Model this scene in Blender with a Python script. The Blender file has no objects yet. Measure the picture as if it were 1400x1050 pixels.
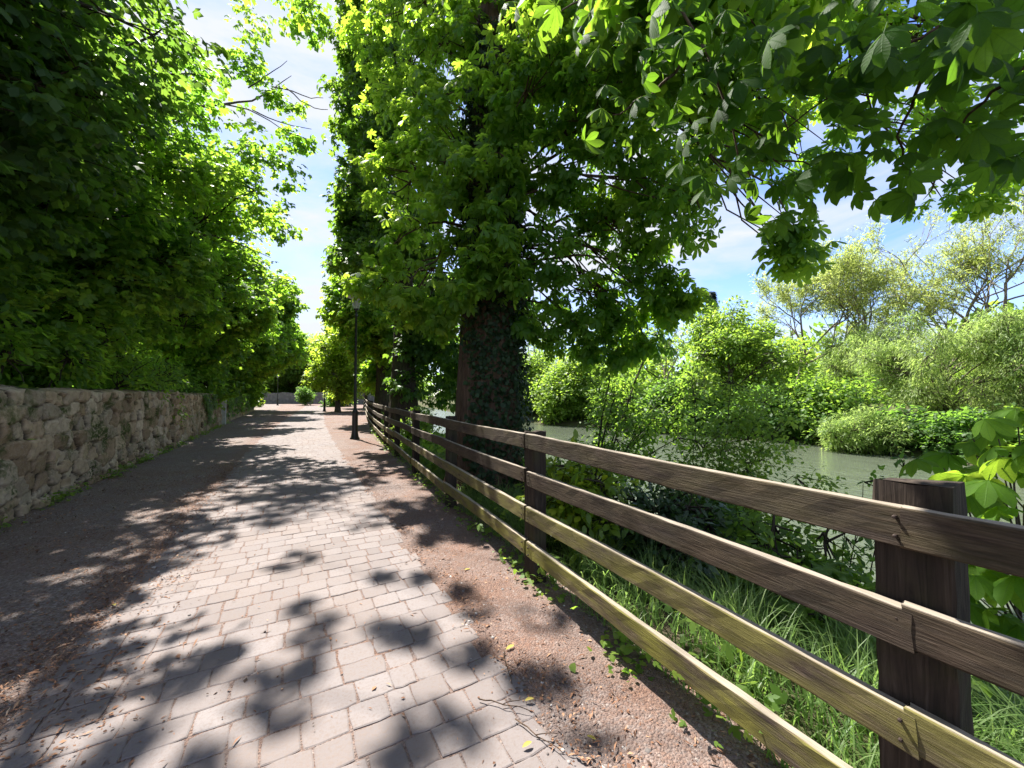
import bpy, math, random
import numpy as np
from mathutils import Vector, Matrix, Euler, kdtree, noise as mnoise

R = math.radians
rng = np.random.default_rng(11)
random.seed(11)
scene = bpy.context.scene
COL = scene.collection

# ------------------------------------------------------------------ camera
F = 525.0
CAM = np.array([0.0, 0.0, 1.6])
PITCH, YAW = 1.64, -30.0
cam_data = bpy.data.cameras.new("camera")
cam = bpy.data.objects.new("camera", cam_data)
COL.objects.link(cam)
cam.location = CAM
cam.rotation_euler = (R(90 + PITCH), 0, R(YAW))
cam_data.sensor_width = 36
cam_data.lens = 36 * F / 1400
cam_data.clip_start = 0.05
cam_data.clip_end = 2000
scene.camera = cam
CR = np.array(cam.rotation_euler.to_matrix())


def B(px, py, Z):
    """world point seen at a photo pixel, Z metres in front of the lens"""
    d = np.array([(px - 700) / F, (525 - py) / F, -1.0]) * Z
    return CAM + CR @ d


# ------------------------------------------------------------------ sun and sky
SUN_EL, SUN_AZ = 57.0, -9.0          # azimuth from +Y, negative = towards -X
sd = np.array([math.sin(R(SUN_AZ)) * math.cos(R(SUN_EL)), math.cos(R(SUN_AZ)) * math.cos(R(SUN_EL)), math.sin(R(SUN_EL))])
sun_data = bpy.data.lights.new("sun", 'SUN')
sun = bpy.data.objects.new("sun", sun_data)
COL.objects.link(sun)
sun_data.energy = 5.0
sun_data.angle = R(0.53)
sun_data.color = (1.0, 0.955, 0.89)
sun.rotation_euler = Vector(-sd).to_track_quat('-Z', 'Y').to_euler()
sun.location = (0, 0, 40)

world = bpy.data.worlds.new("World")
scene.world = world
world.use_nodes = True
wt = world.node_tree
wt.nodes.clear()


def wn(t, **kw):
    n = wt.nodes.new(t)
    for k, v in kw.items():
        setattr(n, k, v)
    return n


sky = wn('ShaderNodeTexSky', sky_type='NISHITA', sun_disc=False)
sky.sun_elevation = R(SUN_EL)
sky.sun_rotation = R(SUN_AZ)
sky.air_density = 1.0
sky.dust_density = 0.1
sky.ozone_density = 2.6
tc = wn('ShaderNodeTexCoord')
mp = wn('ShaderNodeMapping')
mp.inputs['Scale'].default_value = (1.0, 1.0, 3.2)
mp.inputs['Rotation'].default_value = (0, 0, R(35))
mp.inputs['Location'].default_value = (0.35, 0.1, 0.2)
nz = wn('ShaderNodeTexNoise')
nz.inputs['Scale'].default_value = 2.1
nz.inputs['Detail'].default_value = 9
nz.inputs['Roughness'].default_value = 0.58
nz.inputs['Distortion'].default_value = 0.35
cr = wn('ShaderNodeValToRGB')
cr.color_ramp.elements[0].position = 0.38
cr.color_ramp.elements[1].position = 0.60
mixc = wn('ShaderNodeMixRGB')
cloudcol = wn('ShaderNodeRGB')
cloudcol.outputs[0].default_value = (3.2, 3.35, 3.65, 1)
bg = wn('ShaderNodeBackground')
bg.inputs['Strength'].default_value = 0.08
wo = wn('ShaderNodeOutputWorld')
L = wt.links.new
L(tc.outputs['Generated'], mp.inputs['Vector'])
L(mp.outputs[0], nz.inputs['Vector'])
L(nz.outputs['Fac'], cr.inputs['Fac'])
L(cr.outputs['Color'], mixc.inputs['Fac'])
tint = wn('ShaderNodeMixRGB', blend_type='MULTIPLY')
tint.inputs[0].default_value = 1.0
tint.inputs[2].default_value = (.82, .86, 1.10, 1)
L(sky.outputs[0], tint.inputs[1])
L(tint.outputs[0], mixc.inputs[1])
L(cloudcol.outputs[0], mixc.inputs[2])
L(mixc.outputs[0], bg.inputs['Color'])
L(bg.outputs[0], wo.inputs['Surface'])

scene.view_settings.view_transform = 'Standard'
scene.view_settings.look = 'None'
scene.view_settings.gamma = 1.0
scene.view_settings.exposure = 1.85
scene.render.engine = 'CYCLES'
cy = scene.cycles
cy.max_bounces = 7
cy.diffuse_bounces = 4
cy.glossy_bounces = 3
cy.transmission_bounces = 5
cy.transparent_max_bounces = 6
cy.caustics_reflective = False
cy.caustics_refractive = False
cy.sample_clamp_indirect = 6.0


# ------------------------------------------------------------------ object helpers
def tag(o, label=None, cat=None, group=None, kind=None):
    if label: o['label'] = label
    if cat: o['category'] = cat
    if group: o['group'] = group
    if kind: o['kind'] = kind
    return o


def empty(name, loc, label, cat, group=None):
    o = bpy.data.objects.new(name, None)
    o.empty_display_size = 0.2
    COL.objects.link(o)
    o.location = tuple(float(c) for c in loc)
    return tag(o, label, cat, group)


def mesh(name, V, Fc, mat, parent=None, smooth=True, attrs=None):
    """V (n,3) in world space, Fc (m,k). Parented meshes are stored relative to the parent's location."""
    V = np.asarray(V, dtype=np.float64)
    if parent is not None:
        off = np.array(parent.location)
        p = parent.parent
        while p is not None:
            off = off + np.array(p.location)
            p = p.parent
        V = V - off
    me = bpy.data.meshes.new(name)
    me.vertices.add(len(V))
    me.vertices.foreach_set('co', V.astype(np.float32).ravel())
    groups = Fc if isinstance(Fc, list) else [Fc]
    groups = [np.asarray(g, dtype=np.int32) for g in groups if len(g)]
    tot = sum(g.size for g in groups)
    me.loops.add(tot)
    me.loops.foreach_set('vertex_index', np.concatenate([g.ravel() for g in groups]))
    starts, s = [], 0
    for g in groups:
        k = g.shape[1]
        starts.append(s + np.arange(len(g), dtype=np.int32) * k)
        s += g.size
    starts = np.concatenate(starts).astype(np.int32)
    me.polygons.add(len(starts))
    me.polygons.foreach_set('loop_start', starts)
    me.polygons.foreach_set('use_smooth', np.full(len(starts), bool(smooth)))
    for an, av in (attrs or {}).items():
        a = me.attributes.new(an, 'FLOAT', 'POINT')
        a.data.foreach_set('value', np.asarray(av, dtype=np.float32))
    me.update(calc_edges=True)
    me.materials.append(mat)
    o = bpy.data.objects.new(name, me)
    COL.objects.link(o)
    if parent is not None:
        o.parent = parent
    return o


class Acc:
    """collects tubes, boxes and lathes as quads for one mesh"""
    def __init__(self):
        self.V, self.Q, self.n = [], [], 0

    def add(self, V, Q):
        self.V.append(np.asarray(V, float))
        self.Q.append(np.asarray(Q, int) + self.n)
        self.n += len(V)

    def tube(self, pts, rad, sides=6, cap=True, wob=0.0, wfreq=2.0):
        pts = np.asarray(pts, float)
        rad = np.broadcast_to(np.asarray(rad, float), (len(pts),))
        t = np.gradient(pts, axis=0)
        t /= np.linalg.norm(t, axis=1)[:, None] + 1e-9
        ref = np.array([0, 0, 1.0]) if abs(t[:, 2].mean()) < 0.8 else np.array([1.0, 0, 0])
        a = np.cross(t, ref)
        a /= np.linalg.norm(a, axis=1)[:, None] + 1e-9
        b = np.cross(t, a)
        th = np.arange(sides) * 2 * np.pi / sides
        rr = rad[:, None] * np.ones(sides)[None]
        if wob:
            s = np.arange(len(pts))
            ph = rng.uniform(0, 6.28, 4)
            rr = rr * (1 + wob * (np.sin(3 * th[None] + ph[0] + .35 * s[:, None]) * .5 + np.sin(5 * th[None] + ph[1] - .3 * s[:, None]) * .35
                                  + np.sin(8 * th[None] + ph[2] + .5 * s[:, None]) * .25 + rng.normal(0, .12, rr.shape)))
        V = pts[:, None] + rr[..., None] * (np.cos(th)[None, :, None] * a[:, None] + np.sin(th)[None, :, None] * b[:, None])
        n = len(pts)
        i = np.arange(n - 1)[:, None] * sides
        j = np.arange(sides)[None]
        j2 = (j + 1) % sides
        Q = np.stack([i + j, i + j2, i + sides + j2, i + sides + j], -1).reshape(-1, 4)
        V = V.reshape(-1, 3)
        if cap and sides == 4:
            Q = np.concatenate([Q, [[3, 2, 1, 0]], [[(n - 1) * 4 + k for k in range(4)]]])
        elif cap:
            V = np.concatenate([V, pts[:1], pts[-1:]])
            k = np.arange(0, sides, 2)
            c0, c1, e = n * sides, n * sides + 1, (n - 1) * sides
            Q = np.concatenate([Q, np.stack([np.full(len(k), c0), (k + 2) % sides, (k + 1) % sides, k], -1),
                                np.stack([np.full(len(k), c1), e + k, e + (k + 1) % sides, e + (k + 2) % sides], -1)])
        self.add(V, Q)

    def box(self, lo, hi):
        lo, hi = np.array(lo, float), np.array(hi, float)
        V = np.array([[x, y, z] for z in (0, 1) for y in (0, 1) for x in (0, 1)]) * (hi - lo) + lo
        self.add(V, [[0, 2, 3, 1], [4, 5, 7, 6], [0, 1, 5, 4], [1, 3, 7, 5], [3, 2, 6, 7], [2, 0, 4, 6]])

    def lathe(self, prof, c, sides=20):
        prof = np.asarray(prof, float)
        self.tube_ring(np.array([[c[0], c[1], c[2] + z] for r, z in prof]), prof[:, 0], sides)

    def tube_ring(self, pts, rad, sides):
        th = np.arange(sides) * 2 * np.pi / sides
        V = pts[:, None] + rad[:, None, None] * np.stack([np.cos(th), np.sin(th), 0 * th], -1)[None]
        n = len(pts)
        i = np.arange(n - 1)[:, None] * sides
        j = np.arange(sides)[None]
        j2 = (j + 1) % sides
        Q = np.stack([i + j, i + j2, i + sides + j2, i + sides + j], -1).reshape(-1, 4)
        self.add(V.reshape(-1, 3), Q)

    def build(self, name, mat, parent=None, smooth=True, attrs=None):
        return mesh(name, np.concatenate(self.V), np.concatenate(self.Q), mat, parent, smooth, attrs)


# ------------------------------------------------------------------ materials
class Mat:
    def __init__(self, name):
        self.m = bpy.data.materials.new(name)
        self.m.use_nodes = True
        self.t = self.m.node_tree
        self.t.nodes.clear()
        self.out = self.n('ShaderNodeOutputMaterial')

    def n(self, t, ins=None, **kw):
        nd = self.t.nodes.new(t)
        for k, v in kw.items():
            setattr(nd, k, v)
        for k, v in (ins or {}).items():
            if isinstance(v, bpy.types.NodeSocket):
                self.t.links.new(v, nd.inputs[k])
            else:
                nd.inputs[k].default_value = v
        return nd

    def ramp(self, fac, stops):
        nd = self.n('ShaderNodeValToRGB', {'Fac': fac})
        el = nd.color_ramp.elements
        while len(el) < len(stops):
            el.new(0.5)
        for e, (p, c) in zip(el, stops):
            e.position = p
            e.color = (*c, 1) if len(c) == 3 else c
        return nd.outputs['Color']

    def mix(self, fac, a, b, mode='MIX'):
        nd = self.n('ShaderNodeMixRGB', {'Fac': fac}, blend_type=mode)
        for k, v in ((1, a), (2, b)):
            if isinstance(v, bpy.types.NodeSocket):
                self.t.links.new(v, nd.inputs[k])
            else:
                nd.inputs[k].default_value = (*v, 1)
        return nd.outputs[0]

    def math(self, op, a, b=0.0, clamp=False):
        nd = self.n('ShaderNodeMath', {0: a, 1: b}, operation=op)
        nd.use_clamp = clamp
        return nd.outputs[0]

    def coords(self, kind='Object', scale=(1, 1, 1), loc=(0, 0, 0)):
        t = self.n('ShaderNodeTexCoord')
        return self.n('ShaderNodeMapping', {'Vector': t.outputs[kind], 'Scale': scale, 'Location': loc}).outputs[0]

    def noise(self, vec, scale, detail=4, rough=0.55, dist=0.0):
        return self.n('ShaderNodeTexNoise', {'Vector': vec, 'Scale': scale, 'Detail': detail, 'Roughness': rough, 'Distortion': dist}).outputs['Fac']

    def voro(self, vec, scale, feature='F1'):
        return self.n('ShaderNodeTexVoronoi', {'Vector': vec, 'Scale': scale}, feature=feature)

    def attr(self, name):
        return self.n('ShaderNodeAttribute', attribute_name=name).outputs['Fac']

    def bump(self, h, strength=0.5, dist=0.01, normal=None):
        d = {'Height': h, 'Strength': strength, 'Distance': dist}
        if normal is not None:
            d['Normal'] = normal
        return self.n('ShaderNodeBump', d).outputs[0]

    def principled(self, **kw):
        ins = {}
        for k, v in kw.items():
            k = {'color': 'Base Color', 'rough': 'Roughness', 'spec': 'Specular IOR Level', 'normal': 'Normal', 'metal': 'Metallic',
                 'trans': 'Transmission Weight', 'ior': 'IOR', 'coat': 'Coat Weight'}[k]
            if isinstance(v, tuple) and len(v) == 3:
                v = (*v, 1)
            ins[k] = v
        return self.n('ShaderNodeBsdfPrincipled', ins).outputs[0]

    def done(self, sh):
        self.t.links.new(sh, self.out.inputs['Surface'])
        return self.m


def leaf_mat(name, dark, light, t_dark, t_light, k=0.45, rough=0.5, spec=0.25):
    M = Mat(name)
    r = M.attr('rnd')
    c = M.mix(r, dark, light)
    t = M.mix(r, t_dark, t_light)
    a = M.principled(color=c, rough=rough, spec=spec)
    b = M.n('ShaderNodeBsdfTranslucent', {'Color': t}).outputs[0]
    return M.done(M.n('ShaderNodeMixShader', {0: k, 1: a, 2: b}).outputs[0])


def bark_mat(name, a, b, moss=0.0):
    M = Mat(name)
    v = M.coords('Object', (5, 5, 1.0))
    n1 = M.noise(v, 3.5, 8, .65, .6)
    w = M.voro(M.coords('Object', (9, 9, 1.6)), 1.6)
    c = M.ramp(n1, [(.3, a), (.7, b)])
    if moss:
        mk = M.ramp(M.noise(M.coords('Object'), 2.2, 5), [(.45, (0, 0, 0)), (.65, (moss,) * 3)])
        c = M.mix(mk, c, (.05, .07, .02))
    h = M.math('ADD', n1, w.outputs['Distance'])
    return M.done(M.principled(color=c, rough=.9, spec=.15, normal=M.bump(h, .9, .035)))


LM = {}
LM['chestnut'] = leaf_mat('chestnut_leaf', (.040, .100, .016), (.085, .165, .026), (.26, .52, .03), (.56, .78, .06), .55)
LM['near'] = leaf_mat('near_leaf', (.030, .070, .012), (.05, .105, .018), (.20, .42, .02), (.42, .64, .04), .5, .5, .25)
LM['left'] = leaf_mat('sycamore_leaf', (.036, .090, .020), (.076, .148, .027), (.22, .47, .035), (.50, .74, .06), .54)
LM['lime'] = leaf_mat('lime_leaf', (.06, .12, .02), (.10, .17, .025), (.42, .60, .05), (.62, .78, .08), .6)
LM['willow'] = leaf_mat('willow_leaf', (.085, .140, .035), (.16, .215, .06), (.36, .55, .11), (.54, .70, .18), .5)
LM['airy'] = leaf_mat('airy_willow_leaf', (.12, .155, .04), (.19, .22, .065), (.46, .56, .11), (.60, .70, .19), .5)
LM['dark_left'] = leaf_mat('dark_left_leaf', (.028, .066, .022), (.054, .105, .028), (.14, .32, .035), (.33, .54, .055), .45)  # darker leaf species of the leftmost tree
LM['bank'] = leaf_mat('bank_leaf', (.055, .115, .020), (.11, .175, .030), (.30, .54, .05), (.50, .70, .08), .45)
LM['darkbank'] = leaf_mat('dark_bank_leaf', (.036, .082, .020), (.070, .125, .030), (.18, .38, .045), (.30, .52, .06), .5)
LM['laurel'] = leaf_mat('laurel_leaf', (.06, .13, .015), (.17, .23, .02), (.30, .50, .03), (.66, .74, .04), .45, .35, .4)
LM['evergreen'] = leaf_mat('evergreen_leaf', (.018, .042, .014), (.035, .07, .02), (.06, .14, .02), (.1, .2, .03), .25, .35, .4)
LM['ivy'] = leaf_mat('ivy_leaf', (.010, .024, .009), (.026, .052, .016), (.03, .08, .012), (.06, .14, .02), .2, .5, .22)
LM['grass'] = leaf_mat('grass_blade', (.06, .125, .030), (.13, .19, .055), (.22, .44, .07), (.42, .58, .14), .45, .45, .3)
LM['conifer'] = leaf_mat('conifer_needle', (.016, .030, .020), (.03, .05, .03), (.02, .05, .02), (.04, .08, .03), .15)

BARK = bark_mat('bark_brown', (.035, .022, .014), (.13, .085, .055))
BARK_DARK = bark_mat('bark_dark', (.020, .015, .012), (.075, .055, .042), .5)
BARK_WILLOW = bark_mat('bark_willow', (.13, .105, .08), (.27, .23, .18))
BARK_GREY = bark_mat('bark_grey', (.07, .055, .042), (.17, .14, .11))


def veined_mat(name, dark, light, t_dark, t_light, k):
    M = Mat(name)
    r = M.attr('rnd')
    lx, ly = M.attr('lx'), M.attr('ly')
    ay = M.math('ABSOLUTE', ly)
    w = M.math('SINE', M.math('SUBTRACT', M.math('MULTIPLY', lx, 62.0), M.math('MULTIPLY', ay, 11.0)))
    side = M.math('MULTIPLY', M.ramp(w, [(.80, (0, 0, 0)), (.97, (1, 1, 1))]), .45)
    mid = M.ramp(ay, [(.0, (.9,) * 3), (.10, (0, 0, 0))])
    vein = M.math('MAXIMUM', side, mid)
    blotch = M.noise(M.coords('Object'), 28, 4, .6)
    c = M.mix(vein, M.mix(r, dark, light), tuple(x * 1.5 + .01 for x in light))
    t = M.mix(M.math('MULTIPLY', vein, .7), M.mix(r, t_dark, t_light), tuple(x * .45 for x in t_dark))
    t = M.mix(M.ramp(blotch, [(.5, (0, 0, 0)), (.75, (.35,) * 3)]), t, tuple(x * .6 for x in t_dark))
    nrm = M.bump(M.math('SUBTRACT', M.math('MULTIPLY', w, .3), vein), .5, .003)
    a = M.principled(color=c, rough=.62, spec=.10, normal=nrm)
    b = M.n('ShaderNodeBsdfTranslucent', {'Color': t}).outputs[0]
    return M.done(M.n('ShaderNodeMixShader', {0: k, 1: a, 2: b}).outputs[0])


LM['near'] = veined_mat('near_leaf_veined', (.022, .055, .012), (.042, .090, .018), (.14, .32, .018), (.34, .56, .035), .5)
LM['young'] = veined_mat('young_leaf_veined', (.040, .100, .016), (.085, .165, .026), (.26, .52, .03), (.56, .78, .06), .55)
LM['shaded_column'] = leaf_mat('shaded_column_leaf', (.030, .072, .016), (.062, .125, .022), (.14, .32, .025), (.38, .58, .05), .47)  # chestnut leaf darkened; this column's shade is put into the colour


# ------------------------------------------------------------------ leaf shapes: x = towards the tip, z = normal
def leaflet(rows, widths, mid, curl, fold):
    V, Q = [], []
    k = 3 if mid else 2
    for t, w in zip(rows, widths):
        z = -curl * t * t
        if mid:
            V += [(t, w, z + fold * w), (t, 0, z), (t, -w, z + fold * w)]
        else:
            V += [(t, w, z), (t, -w, z)]
    for i in range(len(rows) - 1):
        for j in range(k - 1):
            a = i * k + j
            Q.append((a, a + k, a + k + 1, a + 1))
    return np.array(V, float), np.array(Q)


def palmate(n, spread, lod, wide=1.0, curl=.28, tilt=.25, stalk=0.0):
    if lod == 2:
        lv, lq = leaflet([.0, .22, .45, .66, .84, .95, 1.0], [w * wide for w in (.012, .055, .125, .175, .150, .06, .003)], True, curl, .32)
    elif lod == 1:
        lv, lq = leaflet([.0, .45, .78, 1.0], [w * wide for w in (.015, .125, .165, .01)], False, curl, 0)
    else:
        w = .2 * wide
        lv = np.array([(0, 0, 0), (.62, w, -.1), (1.0, 0, -curl), (.62, -w, -.1)], float)
        lq = np.array([(0, 3, 2, 1)])
    Vs, Qs, c = [], [], 0
    for i in range(n):
        f = 0 if n == 1 else (i / (n - 1) * 2 - 1)
        ang = f * spread
        ln = 1.0 - .42 * abs(f) ** 1.4
        v = lv * np.array([ln, ln ** .8, ln])
        ct, st = math.cos(-tilt), math.sin(-tilt)
        v = np.stack([v[:, 0] * ct - v[:, 2] * -st * 0 + 0 * v[:, 1], v[:, 1], v[:, 2] + v[:, 0] * st], -1)
        ca, sa = math.cos(ang), math.sin(ang)
        v = np.stack([v[:, 0] * ca - v[:, 1] * sa, v[:, 0] * sa + v[:, 1] * ca, v[:, 2] + .012 * (i % 2)], -1)
        Vs.append(v)
        Qs.append(lq + c)
        c += len(v)
    if stalk:
        V2 = np.array([(-stalk, .012, .10), (-stalk, -.012, .10), (.02, -.014, 0), (.02, .014, 0)], float)
        Vs.append(V2)
        Qs.append(np.array([[0, 1, 2, 3]]) + c)
    return np.concatenate(Vs), np.concatenate(Qs)


CH_HI = palmate(7, 2.25, 2, 1.4, .34, .35, .5)
_hi = np.concatenate([[(t, 1), (t, 0), (t, -1)] for t in (.0, .22, .45, .66, .84, .95, 1.0)])
HI_LX = np.concatenate([np.tile(_hi[:, 0], 7), np.zeros(4)])
HI_LY = np.concatenate([np.tile(_hi[:, 1], 7), np.zeros(4)])
CH_MID = palmate(6, 2.1, 1, 1.3, .35, .3)
CH_LO = palmate(5, 2.0, 0, 1.55, .35, .3)
SY_MID = palmate(5, 1.75, 1, 1.5, .25, .15)
SY_LO = palmate(4, 1.6, 0, 1.7, .3, .2)
SPRIG = palmate(3, .8, 0, 1.2, .2, .1)
KITE = (np.array([(0, 0, 0), (.55, .3, .04), (1, 0, -.1), (.55, -.3, .04)], float), np.array([(0, 3, 2, 1)]))
OVAL = leaflet([0, .3, .65, 1], [.02, .22, .2, .01], False, .15, 0)
OVAL_HI = leaflet([0, .15, .4, .7, .9, 1], [.012, .12, .2, .19, .09, .004], True, .25, .35)
STRIP = (np.array([(0, .0, 0), (.5, .09, .05), (1, 0, -.12), (.5, -.09, .05)], float), np.array([(0, 3, 2, 1)]))
IVYL = (np.array([(0, 0, 0), (.1, .42, -.05), (.55, .38, .0), (1, 0, -.08), (.55, -.38, 0), (.1, -.42, -.05)], float),
        np.array([(0, 3, 2, 1), (0, 5, 4, 3)]))


def unit(v):
    return v / (np.linalg.norm(v, axis=-1, keepdims=True) + 1e-9)


def scatter(base, P, axis, normal, size, rnd=None):
    """copies of a leaf at the points P; returns V, Q, rnd-per-vertex"""
    bv, bq = base
    n, k = len(P), len(bv)
    a = unit(axis)
    nn = unit(normal - (normal * a).sum(-1, keepdims=True) * a)
    s = np.cross(nn, a)
    size = np.broadcast_to(np.asarray(size, float), (n,))
    V = P[:, None] + size[:, None, None] * (bv[None, :, 0:1] * a[:, None] + bv[None, :, 1:2] * s[:, None] + bv[None, :, 2:3] * nn[:, None])
    Q = (bq[None] + (np.arange(n) * k)[:, None, None]).reshape(-1, bq.shape[1])
    if rnd is None:
        rnd = rng.random(n)
    return V.reshape(-1, 3), Q, np.repeat(rnd, k)


def merge(parts):
    Vs, Qs, rs, c = [], [], [], 0
    for V, Q, r in parts:
        Vs.append(V); Qs.append(Q + c); rs.append(r); c += len(V)
    return np.concatenate(Vs), np.concatenate(Qs), np.concatenate(rs)


def leaf_obj(name, parts, mat, parent=None):
    V, Q, r = merge(parts)
    return mesh(name, V, Q, mat, parent, True, {'rnd': r})


def rand_dirs(n):
    return unit(rng.normal(size=(n, 3)))


def clump(c, r, twigs, per, base, size, acc=None, spread=.3, droop=.35, flat=1.0, hollow=.55, twig_r=.008, tone=None, root=None, up=1.0, szvar=.25, limb=None):
    """leafy twigs through an ellipsoid; the twigs go to acc, the leaves come back as arrays"""
    c = np.asarray(c, float)
    r = np.broadcast_to(np.asarray(r, float), (3,))
    d = rand_dirs(twigs)
    f = hollow + (1 - hollow) * rng.random(twigs) ** .7
    f *= rng.uniform(.8, 1.14, twigs)
    tip = c + d * r * f[:, None]
    if acc is not None:
        rt = c if root is None else np.asarray(root, float)
        for t in tip[: max(4, twigs // 2)]:
            m = rt * .45 + t * .55 + rng.normal(0, .06, 3) * np.linalg.norm(t - rt)
            st_ = rt * .9 + c * .1
            if limb is not None:
                st_ = limb[int(rng.integers(int(len(limb) * .55), len(limb)))]
                m = st_ * .5 + t * .5 + rng.normal(0, .07, 3) * np.linalg.norm(t - st_)
            acc.tube([st_, m, t], [twig_r * 2.2, twig_r * 1.4, twig_r * .5], 4, False)
    n = twigs * per
    tw = np.repeat(np.arange(twigs), per)
    off = rand_dirs(n) * (rng.random(n) ** .5 * spread)[:, None] * np.array([1, 1, .7])
    P = tip[tw] + off
    out = unit(d[tw] * np.array([1, 1, .35]) + rand_dirs(n) * .9 + off / spread * .5)
    axis = out + np.array([0, 0, -droop]) * rng.uniform(.2, 1.8, n)[:, None]
    normal = np.array([0, 0, up]) + rand_dirs(n) * .55 + d[tw] * .35
    rnd = np.clip(.5 + rng.normal(0, .16, twigs)[tw] + rng.normal(0, .17, n) + (0 if tone is None else tone), 0, 1)
    return scatter(base, P, axis, normal, size * rng.uniform(1 - szvar, 1 + szvar, n), rnd)


def curve(a, b, n=8, sag=0.0, wig=.04):
    a, b = np.asarray(a, float), np.asarray(b, float)
    t = np.linspace(0, 1, n)[:, None]
    p = a * (1 - t) + b * t
    ln = np.linalg.norm(b - a)
    p[:, 2] += (np.sin(t[:, 0] * np.pi)) * sag * ln
    w = np.cumsum(rng.normal(0, wig * ln / n * 2, (n, 3)), 0)
    w -= t * w[-1]
    return p + w


def trunk_path(base, top, n=14, wig=.02):
    return curve(base, top, n, 0, wig)


def tree(name, label, base, top, rad, clumps, leafmat, bark, cat='tree', group=None, base_leaf=CH_MID, size=.25, per=10, spread=.35,
         dens=9.0, droop=.35, wob=.1, limb_from=.3, hollow=.5, twig_r=.008, tone=0, trunk_sides=14, flare=1.5, stuffname='crown'):
    """trunk with limbs to every clump + one leafy crown; clumps = list of (centre, radius[, tone])"""
    base, top = np.asarray(base, float), np.asarray(top, float)
    e = empty(name, base, label, cat, group)
    acc = Acc()
    tp = trunk_path(base - [0, 0, .25], top, 16)
    t = np.linspace(0, 1, 16)
    tr = rad * (1 - .78 * t) * (1 + (flare - 1) * np.exp(-t * 16))
    acc.tube(tp, tr, trunk_sides, False, wob)
    parts = []
    for cl in clumps:
        c, r = np.asarray(cl[0], float), cl[1]
        tn = tone + (cl[2] if len(cl) > 2 else 0)
        rm = float(np.mean(r))
        # limb leaves the trunk lower than the clump
        hz = max(base[2] + limb_from * (top[2] - base[2]) * .5, c[2] - .55 * np.linalg.norm((c - top)[:2]) - .5 * rm)
        i = int(np.clip(np.searchsorted(tp[:, 2], hz), 2, 14))
        lr = min(tr[i] * .55, .025 + .03 * rm)
        lb_ = curve(tp[i], c + (c - tp[i]) * .12, 9, .06, .06)
        acc.tube(lb_, np.linspace(lr, lr * .25, 9), 6, False, .05)
        nt = max(5, int(dens * rm * rm * 3))
        parts.append(clump(c, r, nt, per, base_leaf, size, acc, spread, droop, hollow=hollow, twig_r=twig_r, tone=tn, limb=lb_))
    acc.build('trunk', bark, e)
    leaf_obj(stuffname, parts, leafmat, e)
    return e


def cloud(center, radii, n, r, seed=0, shell=.55, zmin=None):
    """n clump centres filling an ellipsoid"""
    g = np.random.default_rng(seed)
    out = []
    d = g.normal(size=(n, 3))
    d /= np.linalg.norm(d, axis=1)[:, None]
    f = shell + (1 - shell) * g.random(n)
    for i in range(n):
        p = np.asarray(center) + d[i] * np.asarray(radii) * f[i]
        if zmin is not None and p[2] < zmin:
            p[2] = zmin + g.random() * .8
        out.append((p, r * g.uniform(.75, 1.2), g.normal(0, .1)))
    return out


# ------------------------------------------------------------------ layout curves (metres, +Y along the path)
def fence_u(v):
    v = np.asarray(v, float)
    q = np.clip(v, 0, 25)
    return 1.63 + .05 * q + .002 * q * q + np.clip(v - 25, 0, None) * .15 + np.clip(v, None, 0) * .05


def path_c(v):
    v = np.asarray(v, float)
    q = np.clip(v, 0, 30)
    return .0011 * q * q + np.clip(v - 30, 0, None) * .066


WALL_U = -3.1
WATER_Z = -1.15


def far_shore(v):
    return np.interp(v, [-40, 4, 10, 20, 31, 60, 120], [22, 23, 24.4, 21, 17.4, 15, 14.5])


def ground_z(u, v):
    u, v = np.asarray(u, float), np.asarray(v, float)
    s = fence_u(v) - 1.63
    a = u - s                      # distance measured from the near fence line
    fs = far_shore(v)
    z = np.interp(a, [-300, 2.0, 3.0, 4.2, 5.4, 7.0, 13], [0, 0, -.10, -.6, -1.25, -1.9, -1.9])
    zf = np.interp(a - fs, [-1.2, 0, .6, 3, 18, 60, 400], [-1.9, -1.15, -.85, -.3, .2, .6, 1.2])
    return np.where(a > 10, zf, z)


def fbm(x, y, seed=0.0):
    x, y = np.asarray(x, float), np.asarray(y, float)
    return (np.sin(x * 1.7 + seed + 1.3 * np.sin(y * 1.1 + seed)) + np.sin(y * 2.3 - seed * 2 + 1.7 * np.sin(x * .9)) * .8
            + np.sin(x * 4.1 + y * 3.3 + seed) * .4 + np.sin(y * 6.7 - x * 5.1 + seed * 3) * .25) / 2.45


# ------------------------------------------------------------------ ground, verge, path, river
M = Mat('earth')
v = M.coords('Object')
n1 = M.noise(v, .9, 6)
n2 = M.noise(v, 14, 5)
c = M.mix(M.ramp(n2, [(.35, (0, 0, 0)), (.65, (1, 1, 1))]), (.035, .045, .016), (.075, .085, .03))
c = M.mix(M.ramp(n1, [(.4, (0, 0, 0)), (.6, (1, 1, 1))]), c, (.06, .05, .032))
EARTH = M.done(M.principled(color=c, rough=.95, spec=.1, normal=M.bump(n2, .8, .05)))

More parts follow.
